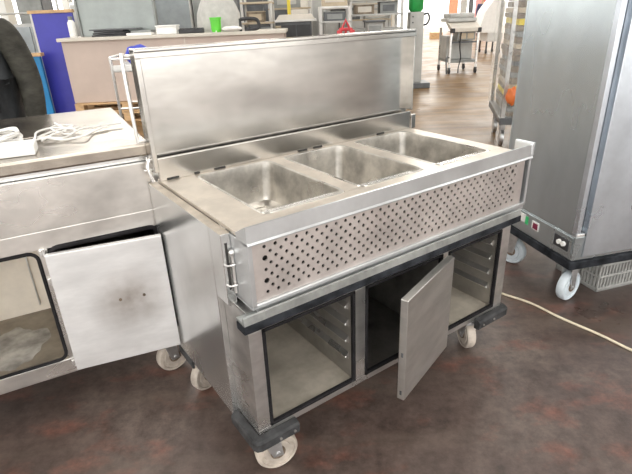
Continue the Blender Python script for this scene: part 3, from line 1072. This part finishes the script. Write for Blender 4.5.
for s in (-1, 1):
    chain([(0.095 * s, 0, 0.82, 0.105), (0.105 * s, -0.01, 0.50, 0.080), (0.108 * s, 0.01, 0.12, 0.068), (0.108 * s, 0.01, 0.07, 0.066)], 0)
skin('trousers', bv, be, M['trouser'], PS)
for s in (-1, 1):
    sh_ = MB()
    sh_.box(0.110 * s - 0.048, 0.110 * s + 0.048, -0.21, 0.075, 0.0, 0.085, 0.03, seg=3)
    sh_.build('shoe', M['black'], PS, smooth=True)

# ------------------------------------------------------------------ chrome trolley behind the closed cart
CT = thing('chrome_trolley', 'small chrome trolley with white tray behind the closed cart', 'trolley', hall(-0.95, 3.62), -YAW + R(4))
c_ = MB()
tw, td, th = 0.40, 0.30, 1.20
for x in (-tw, 0):
    for y in (0, td):
        c_.rod((x, y, 0.085), (x, y, th if x < 0 else th - 0.02), 0.010)
c_.build('post', M['steel_bright'], CT, smooth=True)
c_ = MB()
for x in (-tw, 0):
    c_.tube([(x, 0, th - 0.02), (x, 0.0, th), (x, td, th), (x, td, th - 0.02)], 0.009, 8, smooth=1)
c_.rod((-tw, 0, th - 0.01), (0, 0, th - 0.01), 0.008)
c_.rod((-tw, 0, 0.86), (0, 0, 0.86), 0.007)
c_.rod((-tw, td, 0.86), (0, td, 0.86), 0.007)
c_.build('rail', M['steel_bright'], CT, smooth=True)
t_ = MB()
t_.box(-tw - 0.005, 0.005, -0.005, td + 0.005, 1.105, 1.118, 0.004)
t_.box(-tw - 0.005, 0.005, -0.005, 0.006, 1.105, 1.15, 0.004)
t_.box(-tw - 0.005, 0.005, td - 0.006, td + 0.005, 1.105, 1.15, 0.004)
t_.build('tray', M['white_plastic'], CT)
box('shelf', M['steel'], CT, -tw, 0, 0, td, 0.30, 0.315, 0.003)
for x in (-tw, 0):
    for y in (0, td):
        wv = MB().lathe([(0.02, -0.012), (0.042, -0.012), (0.044, 0), (0.042, 0.012), (0.02, 0.012)], (x, y, 0.044), 'y', 20)
        wv.rod((x, y, 0.044), (x, y, 0.09), 0.008)
        wv.build('caster', M['grey_dark'], CT, smooth=True)
bc = MB()
bc.blob((-0.13, 0.13, 0.079), (0.095, 0.085, 0.072), 3, 0.04)
bc.build('folded_cloth', M['blue_cloth'], None, smooth=True)
bco = bpy.data.objects['folded_cloth']
bco.location = hall(-1.075, 3.63, 1.1185)
bco.rotation_euler = (0, 0, -YAW)
tag(bco, 'crumpled royal blue cloth lying in the white trolley tray', 'cloth')
lc = MB()
lc.blob((0, 0, 0.11), (0.13, 0.09, 0.09), 3, 0.06)
lco = lc.build('plastic_bag', M['grey_dark'], smooth=True)
lco.location = hall(-1.22, 3.77, 0.318)
tag(lco, 'dark plastic bag lying on the lower trolley shelf', 'bag')

# ------------------------------------------------------------------ cream counter on pallets
CY = 7.8
WC = thing('cream_counter', 'cream laminate counter with pale worktop behind the raised lid', 'counter', hall(-3.60, CY, 0.292), -YAW)
cwid = 3.25
MB().box(0, cwid, 0.02, 0.80, 0.0, 0.872, 0.006).build('body', M['cream'], WC)
MB().box(-0.04, cwid + 0.03, -0.03, 0.84, 0.872, 0.918, 0.006).build('worktop', M['cream_top'], WC)
MB().box(cwid * 0.55, cwid * 0.555, 0.016, 0.021, 0.02, 0.86).build('panel_seam', M['cream_top'], WC)


def pallet(x, z, label):
    P = thing('wooden_pallet', label, 'pallet', hall(-3.60 + x, CY - 0.05, z), -YAW, None)
    b = MB()
    for k in range(5):
        b.box(0, 1.55, k * 0.19, k * 0.19 + 0.14, 0.118, 0.142, 0.003)
    for k in range(3):
        b.box(0, 1.55, k * 0.38, k * 0.38 + 0.14, 0.0, 0.022, 0.003)
    b.build('deck', M['wood'], P)
    for x_ in (0, 0.71, 1.42):
        for y in (0, 0.38, 0.76):
            MB().box(x_, x_ + 0.13, y, y + 0.14, 0.0225, 0.1175, 0.003).build('block', M['wood'], P)
    return P


pallet(0.02, 0.0, 'lower wooden pallet under the blue-panel end of the cream counter')
pallet(0.02, 0.146, 'upper wooden pallet directly under the blue-panel end of the cream counter')
pallet(1.64, 0.0, 'lower wooden pallet under the far end of the cream counter, hidden by the lid')
pallet(1.64, 0.146, 'upper wooden pallet under the far end of the cream counter, hidden by the lid')

CZ = 0.292 + 0.918


def on_counter(name, label, cat, s, dt=0.35, rz=0.0, group=None):
    return thing(name, label, cat, hall(s, CY + dt, CZ + 0.0005), -YAW + rz, group)


# large steel panel standing on the counter
SP = on_counter('steel_screen', 'large framed steel panel standing upright on the cream counter', 'panel', -3.42, 0.42)
b = MB()
b.box(0, 1.12, 0.0, 0.03, 0.0, 0.62, 0.003)
b.build('sheet', mat('frosted_steel', (0.30, 0.325, 0.315), 0.45, 0.6, 0.08, 3), SP)
b = MB()
for a in ((-0.03, 0.0, 0, 0.66), (1.12, 1.15, 0, 0.66)):
    b.box(a[0], a[1], -0.03, 0.06, a[2], a[3], 0.003)
b.box(-0.03, 1.15, -0.03, 0.06, 0.62, 0.66, 0.003)
b.build('frame', M['grey'], SP)
T1 = on_counter('black_tray', 'black baking trays stacked flat before the steel panel', 'tray', -3.17, 0.10)
b = MB()
for k in range(3):
    b.box(0.02 * k, 0.50 - 0.03 * (k == 2), 0.0, 0.26, 0.030 * k, 0.030 * k + 0.022, 0.004)
T1['label'] = 'black ribbed tray lying on the cream counter before the steel panel'
b.build('tray', M['black'], T1)
b = MB()
b.box(-0.02, 0.68, -0.01, 0.27, 0.0835, 0.100, 0.004)
tb = b.build('tray_lid', M['grey_dark'], T1)
T2 = on_counter('white_board', 'flat white board with dark top lying beside the black tray', 'board', -2.64, 0.04, R(-3))
b = MB().box(0, 0.37, 0, 0.30, 0.0, 0.035, 0.004).build('board', M['white_plastic'], T2)
b = MB().box(0.05, 0.35, 0.05, 0.28, 0.0355, 0.066, 0.004).build('dark_sheet', M['grey'], T2)
T3 = on_counter('white_box', 'low white box at the end of the steel panel on the cream counter', 'box', -2.22, 0.10)
MB().box(0, 0.30, 0, 0.20, 0.0, 0.10, 0.01).build('body', M['white_plastic'], T3)
MB().box(-0.008, 0.308, -0.008, 0.208, 0.10, 0.12, 0.006).build('lid', M['white_plastic'], T3)
T4 = on_counter('black_tool', 'flat black ribbed bar lying beside the low white box', 'bar', -1.88, 0.03)
b = MB().box(0, 0.36, 0, 0.12, 0.0, 0.06, 0.012)
b.build('bar', M['black'], T4)
b = MB()
for k in range(7):
    b.box(0.02 + 0.05 * k, 0.05 + 0.05 * k, -0.004, 0.124, 0.055, 0.070, 0.004)
b.build('rib', M['black'], T4)
T5 = on_counter('green_pot', 'lime green pot standing before the plastic-wrapped hood', 'pot', -1.34, 0.12)
MB().lathe([(0.062, 0), (0.066, 0.004), (0.078, 0.17), (0.086, 0.172), (0.086, 0.20), (0.080, 0.20), (0.072, 0.02)], n=26).build('pot', M['lime'], T5, smooth=True)
for k in range(3):
    a = k * 2.1 + 0.6
    MB().lathe([(0.012, -0.0), (0.012, 0.03)], (0.060 * math.cos(a), 0.060 * math.sin(a), 0), 'z', 8).build('foot', M['white_plastic'], T5)
# draped hood
T6 = on_counter('wrapped_hood', 'bell-shaped hood under pale plastic wrapping on the cream counter', 'hood', -1.36, 0.55)
b = MB()
pr_ = [(0.34, 0.0), (0.345, 0.06), (0.33, 0.16), (0.32, 0.25), (0.27, 0.37), (0.22, 0.46), (0.18, 0.52), (0.16, 0.60), (0.10, 0.64)]
b.lathe(pr_, n=40)
for v in b.bm.verts:
    a = math.atan2(v.co.y, v.co.x)
    rr = math.hypot(v.co.x, v.co.y)
    k = 1 + 0.035 * math.sin(11 * a + 4 * v.co.z) + 0.02 * math.sin(23 * a)
    v.co.x *= k
    v.co.y *= k * 0.7
hd = b.build('wrapping', mat('pale_plastic_wrap', (0.46, 0.45, 0.42), 0.4, 0.0, 0.08, 10, 0.4), T6, smooth=True)
T7 = on_counter('black_hose', 'thick black looped hose lying past the green pot', 'hose', -0.98, 0.10)
b = MB()
b.tube([(0.0, 0, 0.16), (0.16, 0, 0.165), (0.25, 0, 0.14), (0.27, 0, 0.06), (0.23, 0, 0.028), (0.14, 0.0, 0.026)], 0.025, 10, smooth=5)
b.lathe([(0.045, 0), (0.045, 0.05)], (0.10, 0.0, 0), 'z', 16)
b.rod((0.0, 0, 0.0), (0.0, 0, 0.17), 0.02)
b.build('hose', M['black'], T7, smooth=True)
T8 = on_counter('white_cloth', 'white crumpled cloth lying beside the green pot', 'cloth', -1.10, 0.02)
MB().blob((0, 0, 0.042), (0.15, 0.07, 0.036), 3, 0.05).build('cloth', M['white_plastic'], T8, smooth=True)

# blue and teal partitions
BP = thing('blue_partition', 'royal blue partition panel with wooden cap beside the cream counter', 'partition', hall(-4.35, 8.60), -YAW)
MB().box(0.03, 0.66, 0, 0.05, 0.0, 1.56, 0.003).build('panel', M['blue'], BP)
MB().box(0.0, 0.03, -0.003, 0.053, 0.0, 1.56, 0.003).build('edge_trim', M['white_paint'], BP)
MB().box(-0.02, 0.68, -0.02, 0.07, 1.56, 1.605, 0.004).build('wooden_cap', M['wood'], BP)
TP = thing('low_partition', 'bright blue low partition with wooden cap behind the person', 'partition', hall(-4.95, 8.35), -YAW)
MB().box(0, 0.72, 0, 0.05, 0.0, 0.95, 0.003).build('panel', M['teal'], TP)
MB().box(-0.03, 0.76, -0.03, 0.09, 0.95, 1.0, 0.005).build('wooden_cap', M['wood'], TP)
BP['kind'] = 'thing'
TP['kind'] = 'thing'


# ------------------------------------------------------------------ racks and machines further back
def rack(label, s, t, w, d, h, shelves, rz=0.0, m='grey_pale', pr=0.022, deck='grey_pale', name='pipe_rack', cat='rack', group=None):
    o = thing(name, label, cat, hall(s, t), -YAW + rz, group)
    for x in (0, w):
        for y in (0, d):
            MB().rod((x, y, 0), (x, y, h), pr, 8).build('post', M[m], o, smooth=True)
    for z in shelves:
        b = MB()
        b.box(-pr, w + pr, -pr, d + pr, z - 0.03, z, 0.004)
        b.build('shelf', M[deck], o)
    for y in (0, d):
        for z in (h - 0.02, 0.15):
            MB().rod((0, y, z), (w, y, z), pr * 0.8, 8).build('rail', M[m], o, smooth=True)
    return o


def stock(name, label, cat, s, t, z, w, d, h, m, m2, rz=0.0):
    """a box-like machine or carton: body, lid and front panel"""
    o = thing(name, label, cat, hall(s, t, z), -YAW + rz)
    MB().box(0, w, 0, d, 0, h, 0.008).build('body', M[m], o)
    MB().box(-0.006, w + 0.006, -0.006, d + 0.006, h, h + 0.015, 0.004).build('lid', M[m2], o)
    MB().box(w * 0.15, w * 0.85, -0.008, 0.0, h * 0.2, h * 0.8, 0.003).build('front_panel', M[m2], o)
    return o


def cabinet(name, label, cat, s, t, w, d, h, body, door, z0=0.0, rz=0.0, split=1, handle='black'):
    o = thing(name, label, cat, hall(s, t, z0), -YAW + rz)
    MB().box(0, w, 0.02, d, 0.0, h, 0.006).build('body', M[body], o)
    for k in range(split):
        a = 0.02 + k * (w - 0.02) / split
        e = (k + 1) * (w - 0.02) / split
        dd = MB().box(a, e, 0.0, 0.0195, 0.05, h - 0.05, 0.004).build('door', M[door], o)
        MB().box(e - 0.05, e - 0.03, -0.03, 0.0, h * 0.45, h * 0.65, 0.004).build('handle', M[handle], dd)
    return o


# far left, behind the partitions
rack('white pipe rack with shelves seen behind the blue partition', -6.3, 10.4, 1.6, 0.6, 1.95, (0.5, 1.15, 1.62))
cabinet('glass_cabinet', 'grey glass-fronted cabinet behind the person beside the blue partition', 'cabinet', -5.15, 9.4, 0.70, 0.5, 1.42, 'grey_pale', 'glass_grey', split=2)
cabinet('dark_cabinet', 'dark tall cabinet standing on its own above the person', 'cabinet', -6.25, 11.9, 0.55, 0.5, 1.95, 'grey_dark', 'grey', split=1)
cabinet('steel_cabinet', 'pale steel cabinet seen between the blue partition and the steel panel', 'cabinet', -4.4, 10.2, 0.85, 0.6, 1.75, 'steel', 'grey_pale', split=2)
bx = thing('wall_clock', 'small white canister beside the steel panel', 'canister', hall(-3.58, CY + 0.45, CZ), -YAW)
bx.name = 'white_canister'
MB().lathe([(0.05, 0), (0.055, 0.01), (0.055, 0.20), (0.03, 0.24)], n=18).build('body', M['white_plastic'], bx, smooth=True)
MB().lathe([(0.032, 0.24), (0.032, 0.29)], n=14).build('cap', M['grey'], bx, smooth=True)
# behind the counter, middle
cabinet('oven', 'white oven with dark glass door behind the low white box', 'oven', -2.72, 9.6, 0.68, 0.7, 1.85, 'white_paint', 'glass_grey', split=1)
cabinet('dark_fridge', 'dark grey upright fridge behind the black looped hose', 'fridge', -1.60, 9.7, 0.30, 0.6, 1.95, 'grey_dark', 'grey_dark', split=1, handle='grey_pale')
cabinet('white_locker', 'narrow pale locker between the white oven and the wrapped hood', 'locker', -2.02, 9.7, 0.36, 0.5, 1.9, 'grey_pale', 'grey', split=1)
rack('white pipe rack beside the dark upright fridge', -1.12, 9.4, 0.50, 0.6, 2.05, (0.55, 1.12, 1.30, 1.62), m='white_paint', pr=0.024, deck='beige_box')
stock('carton', 'brown carton on the rack beside the dark upright fridge', 'carton', -1.05, 9.45, 1.3005, 0.30, 0.4, 0.16, 'card', 'beige_box')
stock('steel_box', 'small dark steel box on the lower shelf beside the dark upright fridge', 'box', -0.85, 9.45, 1.1205, 0.24, 0.4, 0.12, 'grey_dark', 'grey')
cabinet('black_oven', 'squat dark oven under the wide pale hood, seen over the raised lid', 'oven', -0.45, 9.1, 0.52, 0.5, 1.29, 'grey_dark', 'black', split=2, handle='steel_bright')
hb = thing('pale_hood', 'wide pale hood resting on the squat dark oven', 'hood', hall(-0.53, 9.05, 1.2905), -YAW)
MB().prism([(0.0, 0.03), (0.66, 0.03), (0.60, 0.11), (0.06, 0.11)], 'y', 0, 0.6, 0.004).build('hood', M['cream_top'], hb)
MB().box(-0.02, 0.68, -0.02, 0.62, -0.0, 0.03, 0.004).build('rim', M['white_paint'], hb)
yp = thing('yellow_post', 'thin yellow post standing behind the squat dark oven', 'post', hall(-0.33, 10.05), -YAW)
MB().box(-0.03, 0.03, -0.03, 0.03, 0.02, 2.0, 0.004).build('post', M['yellow'], yp)
MB().box(-0.10, 0.10, -0.10, 0.10, 0.0, 0.02, 0.004).build('base', M['grey_dark'], yp)
rack('pipe table with beige decks far behind the squat dark oven', -0.75, 11.0, 0.80, 0.7, 1.95, (0.7, 1.18, 1.52), m='white_paint', pr=0.028, deck='beige_box')
stock('grey_machine_box', 'grey box machine on the pipe table behind the squat dark oven', 'machine', -0.68, 11.1, 1.5205, 0.55, 0.45, 0.30, 'grey', 'grey_pale')
rack('white pipe rack holding a beige box near the red stand', 0.22, 9.0, 0.48, 0.5, 1.50, (0.5, 1.06, 1.28), m='white_paint', pr=0.03)
bb = thing('beige_box', 'beige enamel box standing on the high rack near the red stand', 'box', hall(0.25, 9.02, 1.502), -YAW)
MB().box(0, 0.42, 0.0, 0.45, 0.0, 0.36, 0.01).build('body', M['beige_box'], bb)
MB().box(0.05, 0.37, -0.012, 0.0, 0.06, 0.30, 0.004).build('panel', M['cream_top'], bb)
stock('dark_box', 'dark box under the beige enamel box on its rack', 'box', 0.28, 9.06, 1.2805, 0.36, 0.36, 0.13, 'grey_dark', 'grey')
cabinet('narrow_cabinet', 'tall narrow white cabinet behind the rack with the beige box', 'cabinet', 0.08, 9.9, 0.24, 0.4, 2.05, 'white_paint', 'grey_pale')
rack('long white pipe rack behind the red stand', 0.76, 9.5, 0.90, 0.6, 1.72, (0.6, 1.12, 1.36, 1.60), m='white_paint', pr=0.026)
stock('carton', 'brown carton on the long white rack behind the red stand', 'carton', 0.84, 9.55, 1.3605, 0.34, 0.35, 0.15, 'card', 'cream_top')
stock('grey_box', 'grey box beside the brown carton on the long white rack', 'box', 1.28, 9.55, 1.3605, 0.30, 0.35, 0.17, 'grey', 'grey_dark')
stock('white_tub', 'white tub on the top of the long white rack', 'tub', 1.10, 9.6, 1.6005, 0.28, 0.3, 0.12, 'white_plastic', 'grey_pale')
rack('low grey pipe rack with beige decks beyond the long white one', 0.35, 11.2, 1.35, 0.7, 2.05, (0.6, 1.25, 1.55, 1.75), m='grey_pale', pr=0.03, deck='beige_box')
stock('dark_crate', 'dark crate on the beige-decked rack beyond the long white one', 'crate', 0.5, 11.3, 1.2505, 0.6, 0.4, 0.22, 'grey_dark', 'grey')
stock('pale_crate', 'pale crate on the beige-decked rack beyond the long white one', 'crate', 1.2, 11.3, 1.2505, 0.5, 0.4, 0.2, 'grey_pale', 'cream_top')
cabinet('storage_cabinet', 'grey cabinet standing against far shelving behind the steel screen', 'cabinet', -4.1, 12.6, 2.2, 0.6, 2.1, 'grey', 'grey_pale', split=3)
cabinet('storage_cabinet', 'dark wide cabinet far behind the wrapped hood', 'cabinet', -1.7, 13.2, 1.3, 0.6, 2.1, 'grey', 'grey_dark', split=2)
cabinet('storage_cabinet', 'beige wide cabinet far behind the red stand', 'cabinet', 0.2, 13.4, 1.9, 0.6, 2.05, 'beige_box', 'grey_pale', split=3)
mx = cabinet('mixer', 'small grey machine near the green-hopper machine, seen over the raised lid', 'machine', 0.98, 8.75, 0.24, 0.4, 1.24, 'grey_pale', 'grey', split=1)
MB().box(-0.04, 0.28, -0.04, 0.44, 1.24, 1.27, 0.006).build('lid', M['grey_dark'], mx)
RS = thing('red_stand', 'small red triangular stand seen over the raised lid', 'stand', hall(0.58, 8.2), -YAW)
b = MB()
b.tube([(-0.13, 0, 0.0), (-0.085, 0.0, 1.12), (0, 0, 1.30), (0.085, 0, 1.12), (0.13, 0, 0.0)], 0.026, 8, smooth=1)
b.rod((-0.10, 0, 1.17), (0.10, 0, 1.17), 0.022)
b.rod((0, 0, 1.17), (0, 0.30, 0.0), 0.018)
b.build('frame', M['red'], RS, smooth=True)
for x in (-0.10, 0.10):
    MB().box(x - 0.035, x + 0.035, -0.03, 0.03, 1.10, 1.16, 0.006).build('clamp', M['red'], RS)
# machine with the green hopper
GM = thing('hopper_machine', 'grey upright machine with a green hopper behind the end of the raised lid', 'machine', hall(1.90, 10.0), -YAW)
MB().box(0, 0.26, 0.0, 0.30, 0.10, 1.36, 0.012).build('column', M['grey_pale'], GM)
MB().box(-0.15, 0.42, -0.08, 0.45, 0.0, 0.10, 0.01).build('base', M['grey_dark'], GM)
MB().lathe([(0.10, 1.36), (0.135, 1.40), (0.14, 1.62), (0.12, 1.75), (0.05, 1.79)], (0.13, 0.15, 0), 'z', 24).build('hopper', M['green'], GM, smooth=True)
b = MB()
b.tube([(0.26, 0.1, 1.30), (0.34, 0.08, 1.33), (0.37, 0.06, 1.24), (0.33, 0.06, 1.15), (0.26, 0.08, 1.13)], 0.018, 8)
b.build('hose', M['black'], GM, smooth=True)
for z in (1.28, 1.18):
    MB().lathe([(0.014, -0.02), (0.014, 0.0)], (0.05, 0.0, z), 'y', 10).build('button', M['grey_dark'], GM)
PB = thing('timber_block', 'small timber block on the floor beyond the green-hopper machine', 'block', hall(6.0, 26.0), -YAW)
MB().box(0, 0.55, 0, 0.4, 0.0, 0.28, 0.01).build('block', M['wood'], PB)

# ------------------------------------------------------------------ far trolley in the aisle
TR = thing('serving_trolley', 'grey serving trolley standing alone in the aisle', 'trolley', hall(3.22, 12.0), -YAW + R(3))
w_, d_ = 0.62, 0.80
for x in (0.0, w_):
    for y in (0.0, d_):
        MB().box(x - 0.022, x + 0.022, y - 0.022, y + 0.022, 0.13, 0.98, 0.004).build('post', M['steel'], TR)
        wv = MB().lathe([(0.02, -0.02), (0.060, -0.02), (0.065, 0), (0.060, 0.02), (0.02, 0.02)], (x, y, 0.065), 'x', 20)
        wv.box(x - 0.03, x + 0.03, y - 0.03, y + 0.03, 0.12, 0.135)
        wv.build('caster', M['black'], TR, smooth=True)
MB().box(-0.01, w_ + 0.01, -0.02, d_, 0.24, 0.30, 0.005).build('shelf', M['grey'], TR)
MB().box(0.0, w_, 0.30, d_, 0.30, 0.80, 0.01).build('container', M['grey_pale'], TR)
MB().box(0.0, w_, -0.01, 0.03, 0.66, 0.70, 0.004).build('cross_bar', M['grey_dark'], TR)
b = MB()
b.box(0.14, 0.56, -0.01, 0.30, 0.72, 0.90, 0.01)
b.build('drawer_box', M['grey'], TR)
for x in (0.19, 0.37):
    MB().box(x, x + 0.15, -0.02, -0.009, 0.75, 0.87, 0.006).build('opening', M['beige_box'], TR)
b = MB()
b.prism([(-0.10, 0.90), (-0.02, 0.90), (0.40, 1.08), (0.40, 1.14), (-0.10, 0.98)], 'x', -0.02, w_ + 0.02, 0.01)
b.build('sloping_front', M['cream_top'], TR)
b = MB()
b.box(-0.02, w_ + 0.02, 0.20, d_, 1.10, 1.18, 0.02)
b.box(0.02, w_ - 0.02, 0.24, d_ - 0.04, 1.18, 1.28, 0.03)
b.build('top_box', M['grey_pale'], TR)
for x in (-0.03, w_ - 0.05):
    MB().box(x, x + 0.08, -0.12, 0.02, 0.88, 0.98, 0.015).build('corner_bumper', M['black'], TR)
b = MB()
b.tube([(0.22, -0.02, 0.90), (0.20, -0.05, 0.6), (0.24, -0.05, 0.35), (0.20, -0.06, 0.15), (0.18, -0.12, 0.03)], 0.014, 8)
b.build('power_lead', M['black'], TR, smooth=True)
b = MB()
b.tube([(-0.02, -0.02, 0.36), (-0.10, -0.10, 0.38), (-0.12, -0.14, 0.30), (-0.10, -0.16, 0.02)], 0.016, 8)
b.build('foot_lever', M['grey_dark'], TR, smooth=True)

# ------------------------------------------------------------------ wrapped goods rack by the tall cabinet
WR = thing('wrapped_rack', 'wheeled rack of stacked goods in clear film beside the tall holding cabinet', 'rack', hall(1.98, 5.16), -YAW + R(-13))
rw, rd, rh = 0.62, 1.05, 1.95
for x in (0, rw):
    for y in (0, rd):
        MB().box(x - 0.018, x + 0.018, y - 0.018, y + 0.018, 0.33, rh, 0.003).build('post', M['steel'], WR)
        wv = MB().lathe([(0.03, -0.02), (0.088, -0.02), (0.092, 0), (0.088, 0.02), (0.03, 0.02)], (x + 0.05 * (1 if x == 0 else -1), (0.32 if y == 0 else y - 0.1), 0.092), 'x', 20)
        wv.box(x + 0.05 * (1 if x == 0 else -1) - 0.03, x + 0.05 * (1 if x == 0 else -1) + 0.03, (0.32 if y == 0 else y - 0.1) - 0.03, (0.32 if y == 0 else y - 0.1) + 0.03, 0.17, 0.296, 0.004)
        wv.build('caster', M['zinc'], WR, smooth=True)
MB().box(-0.03, rw + 0.03, -0.03, rd + 0.03, 0.295, 0.365, 0.006).build('base', M['grey_dark'], WR)
gk = 0
z = 0.366
heights = [0.05, 0.06, 0.045, 0.055, 0.06, 0.05, 0.07, 0.05, 0.06, 0.045, 0.055, 0.06, 0.05, 0.06, 0.05, 0.055, 0.06, 0.05, 0.05, 0.06, 0.05, 0.06, 0.05]
gm = ['card', 'grey', 'card', 'yellow', 'card', 'beige_box', 'card', 'grey', 'card', 'grey_dark', 'card', 'rust', 'beige_box']
lay = ['bottom', 'second', 'third', 'fourth', 'fifth', 'sixth', 'seventh', 'eighth', 'ninth', 'tenth', 'eleventh', 'twelfth', 'thirteenth', 'fourteenth',
       'fifteenth', 'sixteenth', 'seventeenth', 'eighteenth', 'nineteenth', 'twentieth', 'twenty-first', 'twenty-second', 'top']
for i, h in enumerate(heights):
    dx = random.uniform(0, 0.03)
    b = MB().box(0.03 + dx, rw - 0.03 - random.uniform(0, 0.03), 0.03 + random.uniform(0, 0.03), rd - 0.04, 0.0, h - 0.004, 0.006)
    o = b.build('goods_box', M[gm[i % len(gm)] if i not in (2, 3) else ('yellow' if i == 3 else 'card')])
    o.location = hall(1.98, 5.16, z)
    o.rotation_euler = (0, 0, -YAW + R(-13))
    tag(o, '%s flat pack of goods counted up from the base of the film-wrapped rack' % lay[i], 'pack', 'packs stacked in the wrapped rack')
    z += h
b = MB()
b.box(-0.045, -0.030, -0.03, rd + 0.03, 0.366, rh - 0.05, 0.004)
for v in b.bm.verts:
    v.co.x += 0.010 * math.sin(9 * v.co.z)
b.build('side_film', M['wrap'], WR)
b = MB()
N, K = 14, 30
t = bmesh.new()
vv = [[t.verts.new((-0.05 + 0.70 * i / N, -0.032 - 0.008 * math.sin(i * 1.7 + k * 0.8) - 0.006 * math.sin(k * 2.1), 0.37 + (rh - 0.42) * k / K)) for i in range(N + 1)] for k in range(K + 1)]
for k in range(K):
    for i in range(N):
        t.faces.new((vv[k][i], vv[k][i + 1], vv[k + 1][i + 1], vv[k + 1][i]))
b._merge(t)
ff = b.build('front_film', M['film'], WR, smooth=True)
OB = thing('orange_bag', 'orange and yellow bag hanging on the wrapped rack beside the holding cabinet', 'bag', hall(1.995, 5.03, 0.50), -YAW)
MB().blob((0, 0, 0.10), (0.055, 0.035, 0.085), 3, 0.09).build('bag', M['orange'], OB, smooth=True)
MB().blob((0.06, 0.005, 0.10), (0.04, 0.03, 0.12), 3, 0.05).build('yellow_flap', M['yellow'], OB, smooth=True)

# ------------------------------------------------------------------ beyond: white cart, worker and banners at the gateway
WT = thing('white_cart', 'white covered cart at the aisle edge beyond the wrapped rack', 'cart', hall(5.35, 16.8), -YAW)
MB().prism([(0.0, 0.62), (0.75, 0.62), (0.80, 1.5), (0.45, 1.62), (0.18, 1.25)], 'y', 0, 0.8, 0.03).build('cover', M['white_plastic'], WT)
MB().box(0.30, 0.78, -0.02, 0.75, 0.36, 0.62, 0.02).build('bin', M['white_paint'], WT)
for x in (0.32, 0.74):
    for y in (0.05, 0.70):
        b = MB()
        b.box(x - 0.02, x + 0.02, y - 0.02, y + 0.02, 0.06, 0.37)
        b.lathe([(0.06, -0.02), (0.06, 0.02)], (x, y, 0.06), 'x', 14)
        b.build('leg', M['black'], WT)

P2 = thing('person', 'distant person in navy top and red apron near the bright gateway', 'person', hall(8.05, 25.0), -YAW)
bv, be = [], []
chain([(0, 0, 0.95, (0.15, 0.11))])
s1 = chain([(0, 0, 1.15, (0.14, 0.1)), (0, 0, 1.32, (0.15, 0.11)), (0, 0, 1.43, (0.10, 0.08))], 0)
chain([(0, 0, 1.52, 0.055), (0, -0.02, 1.60, 0.07), (0, -0.02, 1.68, (0.078, 0.09)), (0, -0.01, 1.75, (0.06, 0.075))], s1)
for s in (-1, 1):
    chain([(0.165 * s, 0, 1.43, 0.058), (0.22 * s, 0, 1.16, 0.045), (0.22 * s, -0.06, 0.93, 0.035), (0.215 * s, -0.08, 0.83, 0.03)], s1)
    chain([(0.095 * s, 0, 0.88, 0.088), (0.10 * s, 0, 0.50, 0.06), (0.105 * s, 0, 0.08, 0.045), (0.11 * s, -0.12, 0.035, 0.032)], 0)
skin('body', bv, be, M['skin'], P2, 1)
bv, be = [], []
chain([(0, 0, 0.98, (0.19, 0.14)), (0, 0, 1.2, (0.18, 0.135)), (0, 0, 1.34, (0.19, 0.14)), (0, 0, 1.46, (0.11, 0.09))])
for s in (-1, 1):
    chain([(0.17 * s, 0, 1.42, 0.08), (0.225 * s, 0, 1.16, 0.066), (0.225 * s, -0.06, 0.94, 0.055)], 2)
skin('jumper', bv, be, M['navy'], P2, 1)
MB().box(-0.20, 0.20, -0.185, -0.15, 0.72, 1.24, 0.03).build('apron', M['red'], P2)
bv, be = [], []
chain([(0, 0, 0.93, (0.17, 0.125))])
for s in (-1, 1):
    chain([(0.095 * s, 0, 0.82, 0.105), (0.10 * s, 0, 0.5, 0.08), (0.105 * s, 0, 0.06, 0.065)], 0)
skin('trousers', bv, be, M['navy'], P2, 1)
MB().blob((0, 0.01, 1.73), (0.09, 0.1, 0.085), 2).build('hair', M['hair'], P2, smooth=True)

for s, mm, lb, ww in ((7.75, 'salmon', 'orange upright banner at the bright gateway', 0.55), (8.45, 'grey_pale', 'pale grey upright banner at the bright gateway', 0.4),
                      (8.95, 'grey_dark', 'dark grey upright banner at the bright gateway', 0.28), (9.35, 'pink', 'pink upright banner at the bright gateway', 0.35),
                      (9.85, 'red', 'dull red upright banner at the bright gateway', 0.30)):
    o = thing('banner', lb, 'banner', hall(s + 0.85, 33.0), -YAW, 'banners standing in the gateway')
    MB().box(0, ww, 0, 0.05, 0.25, 2.3, 0.02).build('cloth', M[mm], o)
    MB().rod((ww / 2, 0.025, 0.0), (ww / 2, 0.025, 2.34), 0.02).build('pole', M['grey_dark'], o)
    MB().box(ww / 2 - 0.2, ww / 2 + 0.2, -0.1, 0.15, 0.0, 0.03, 0.004).build('base', M['grey_dark'], o)
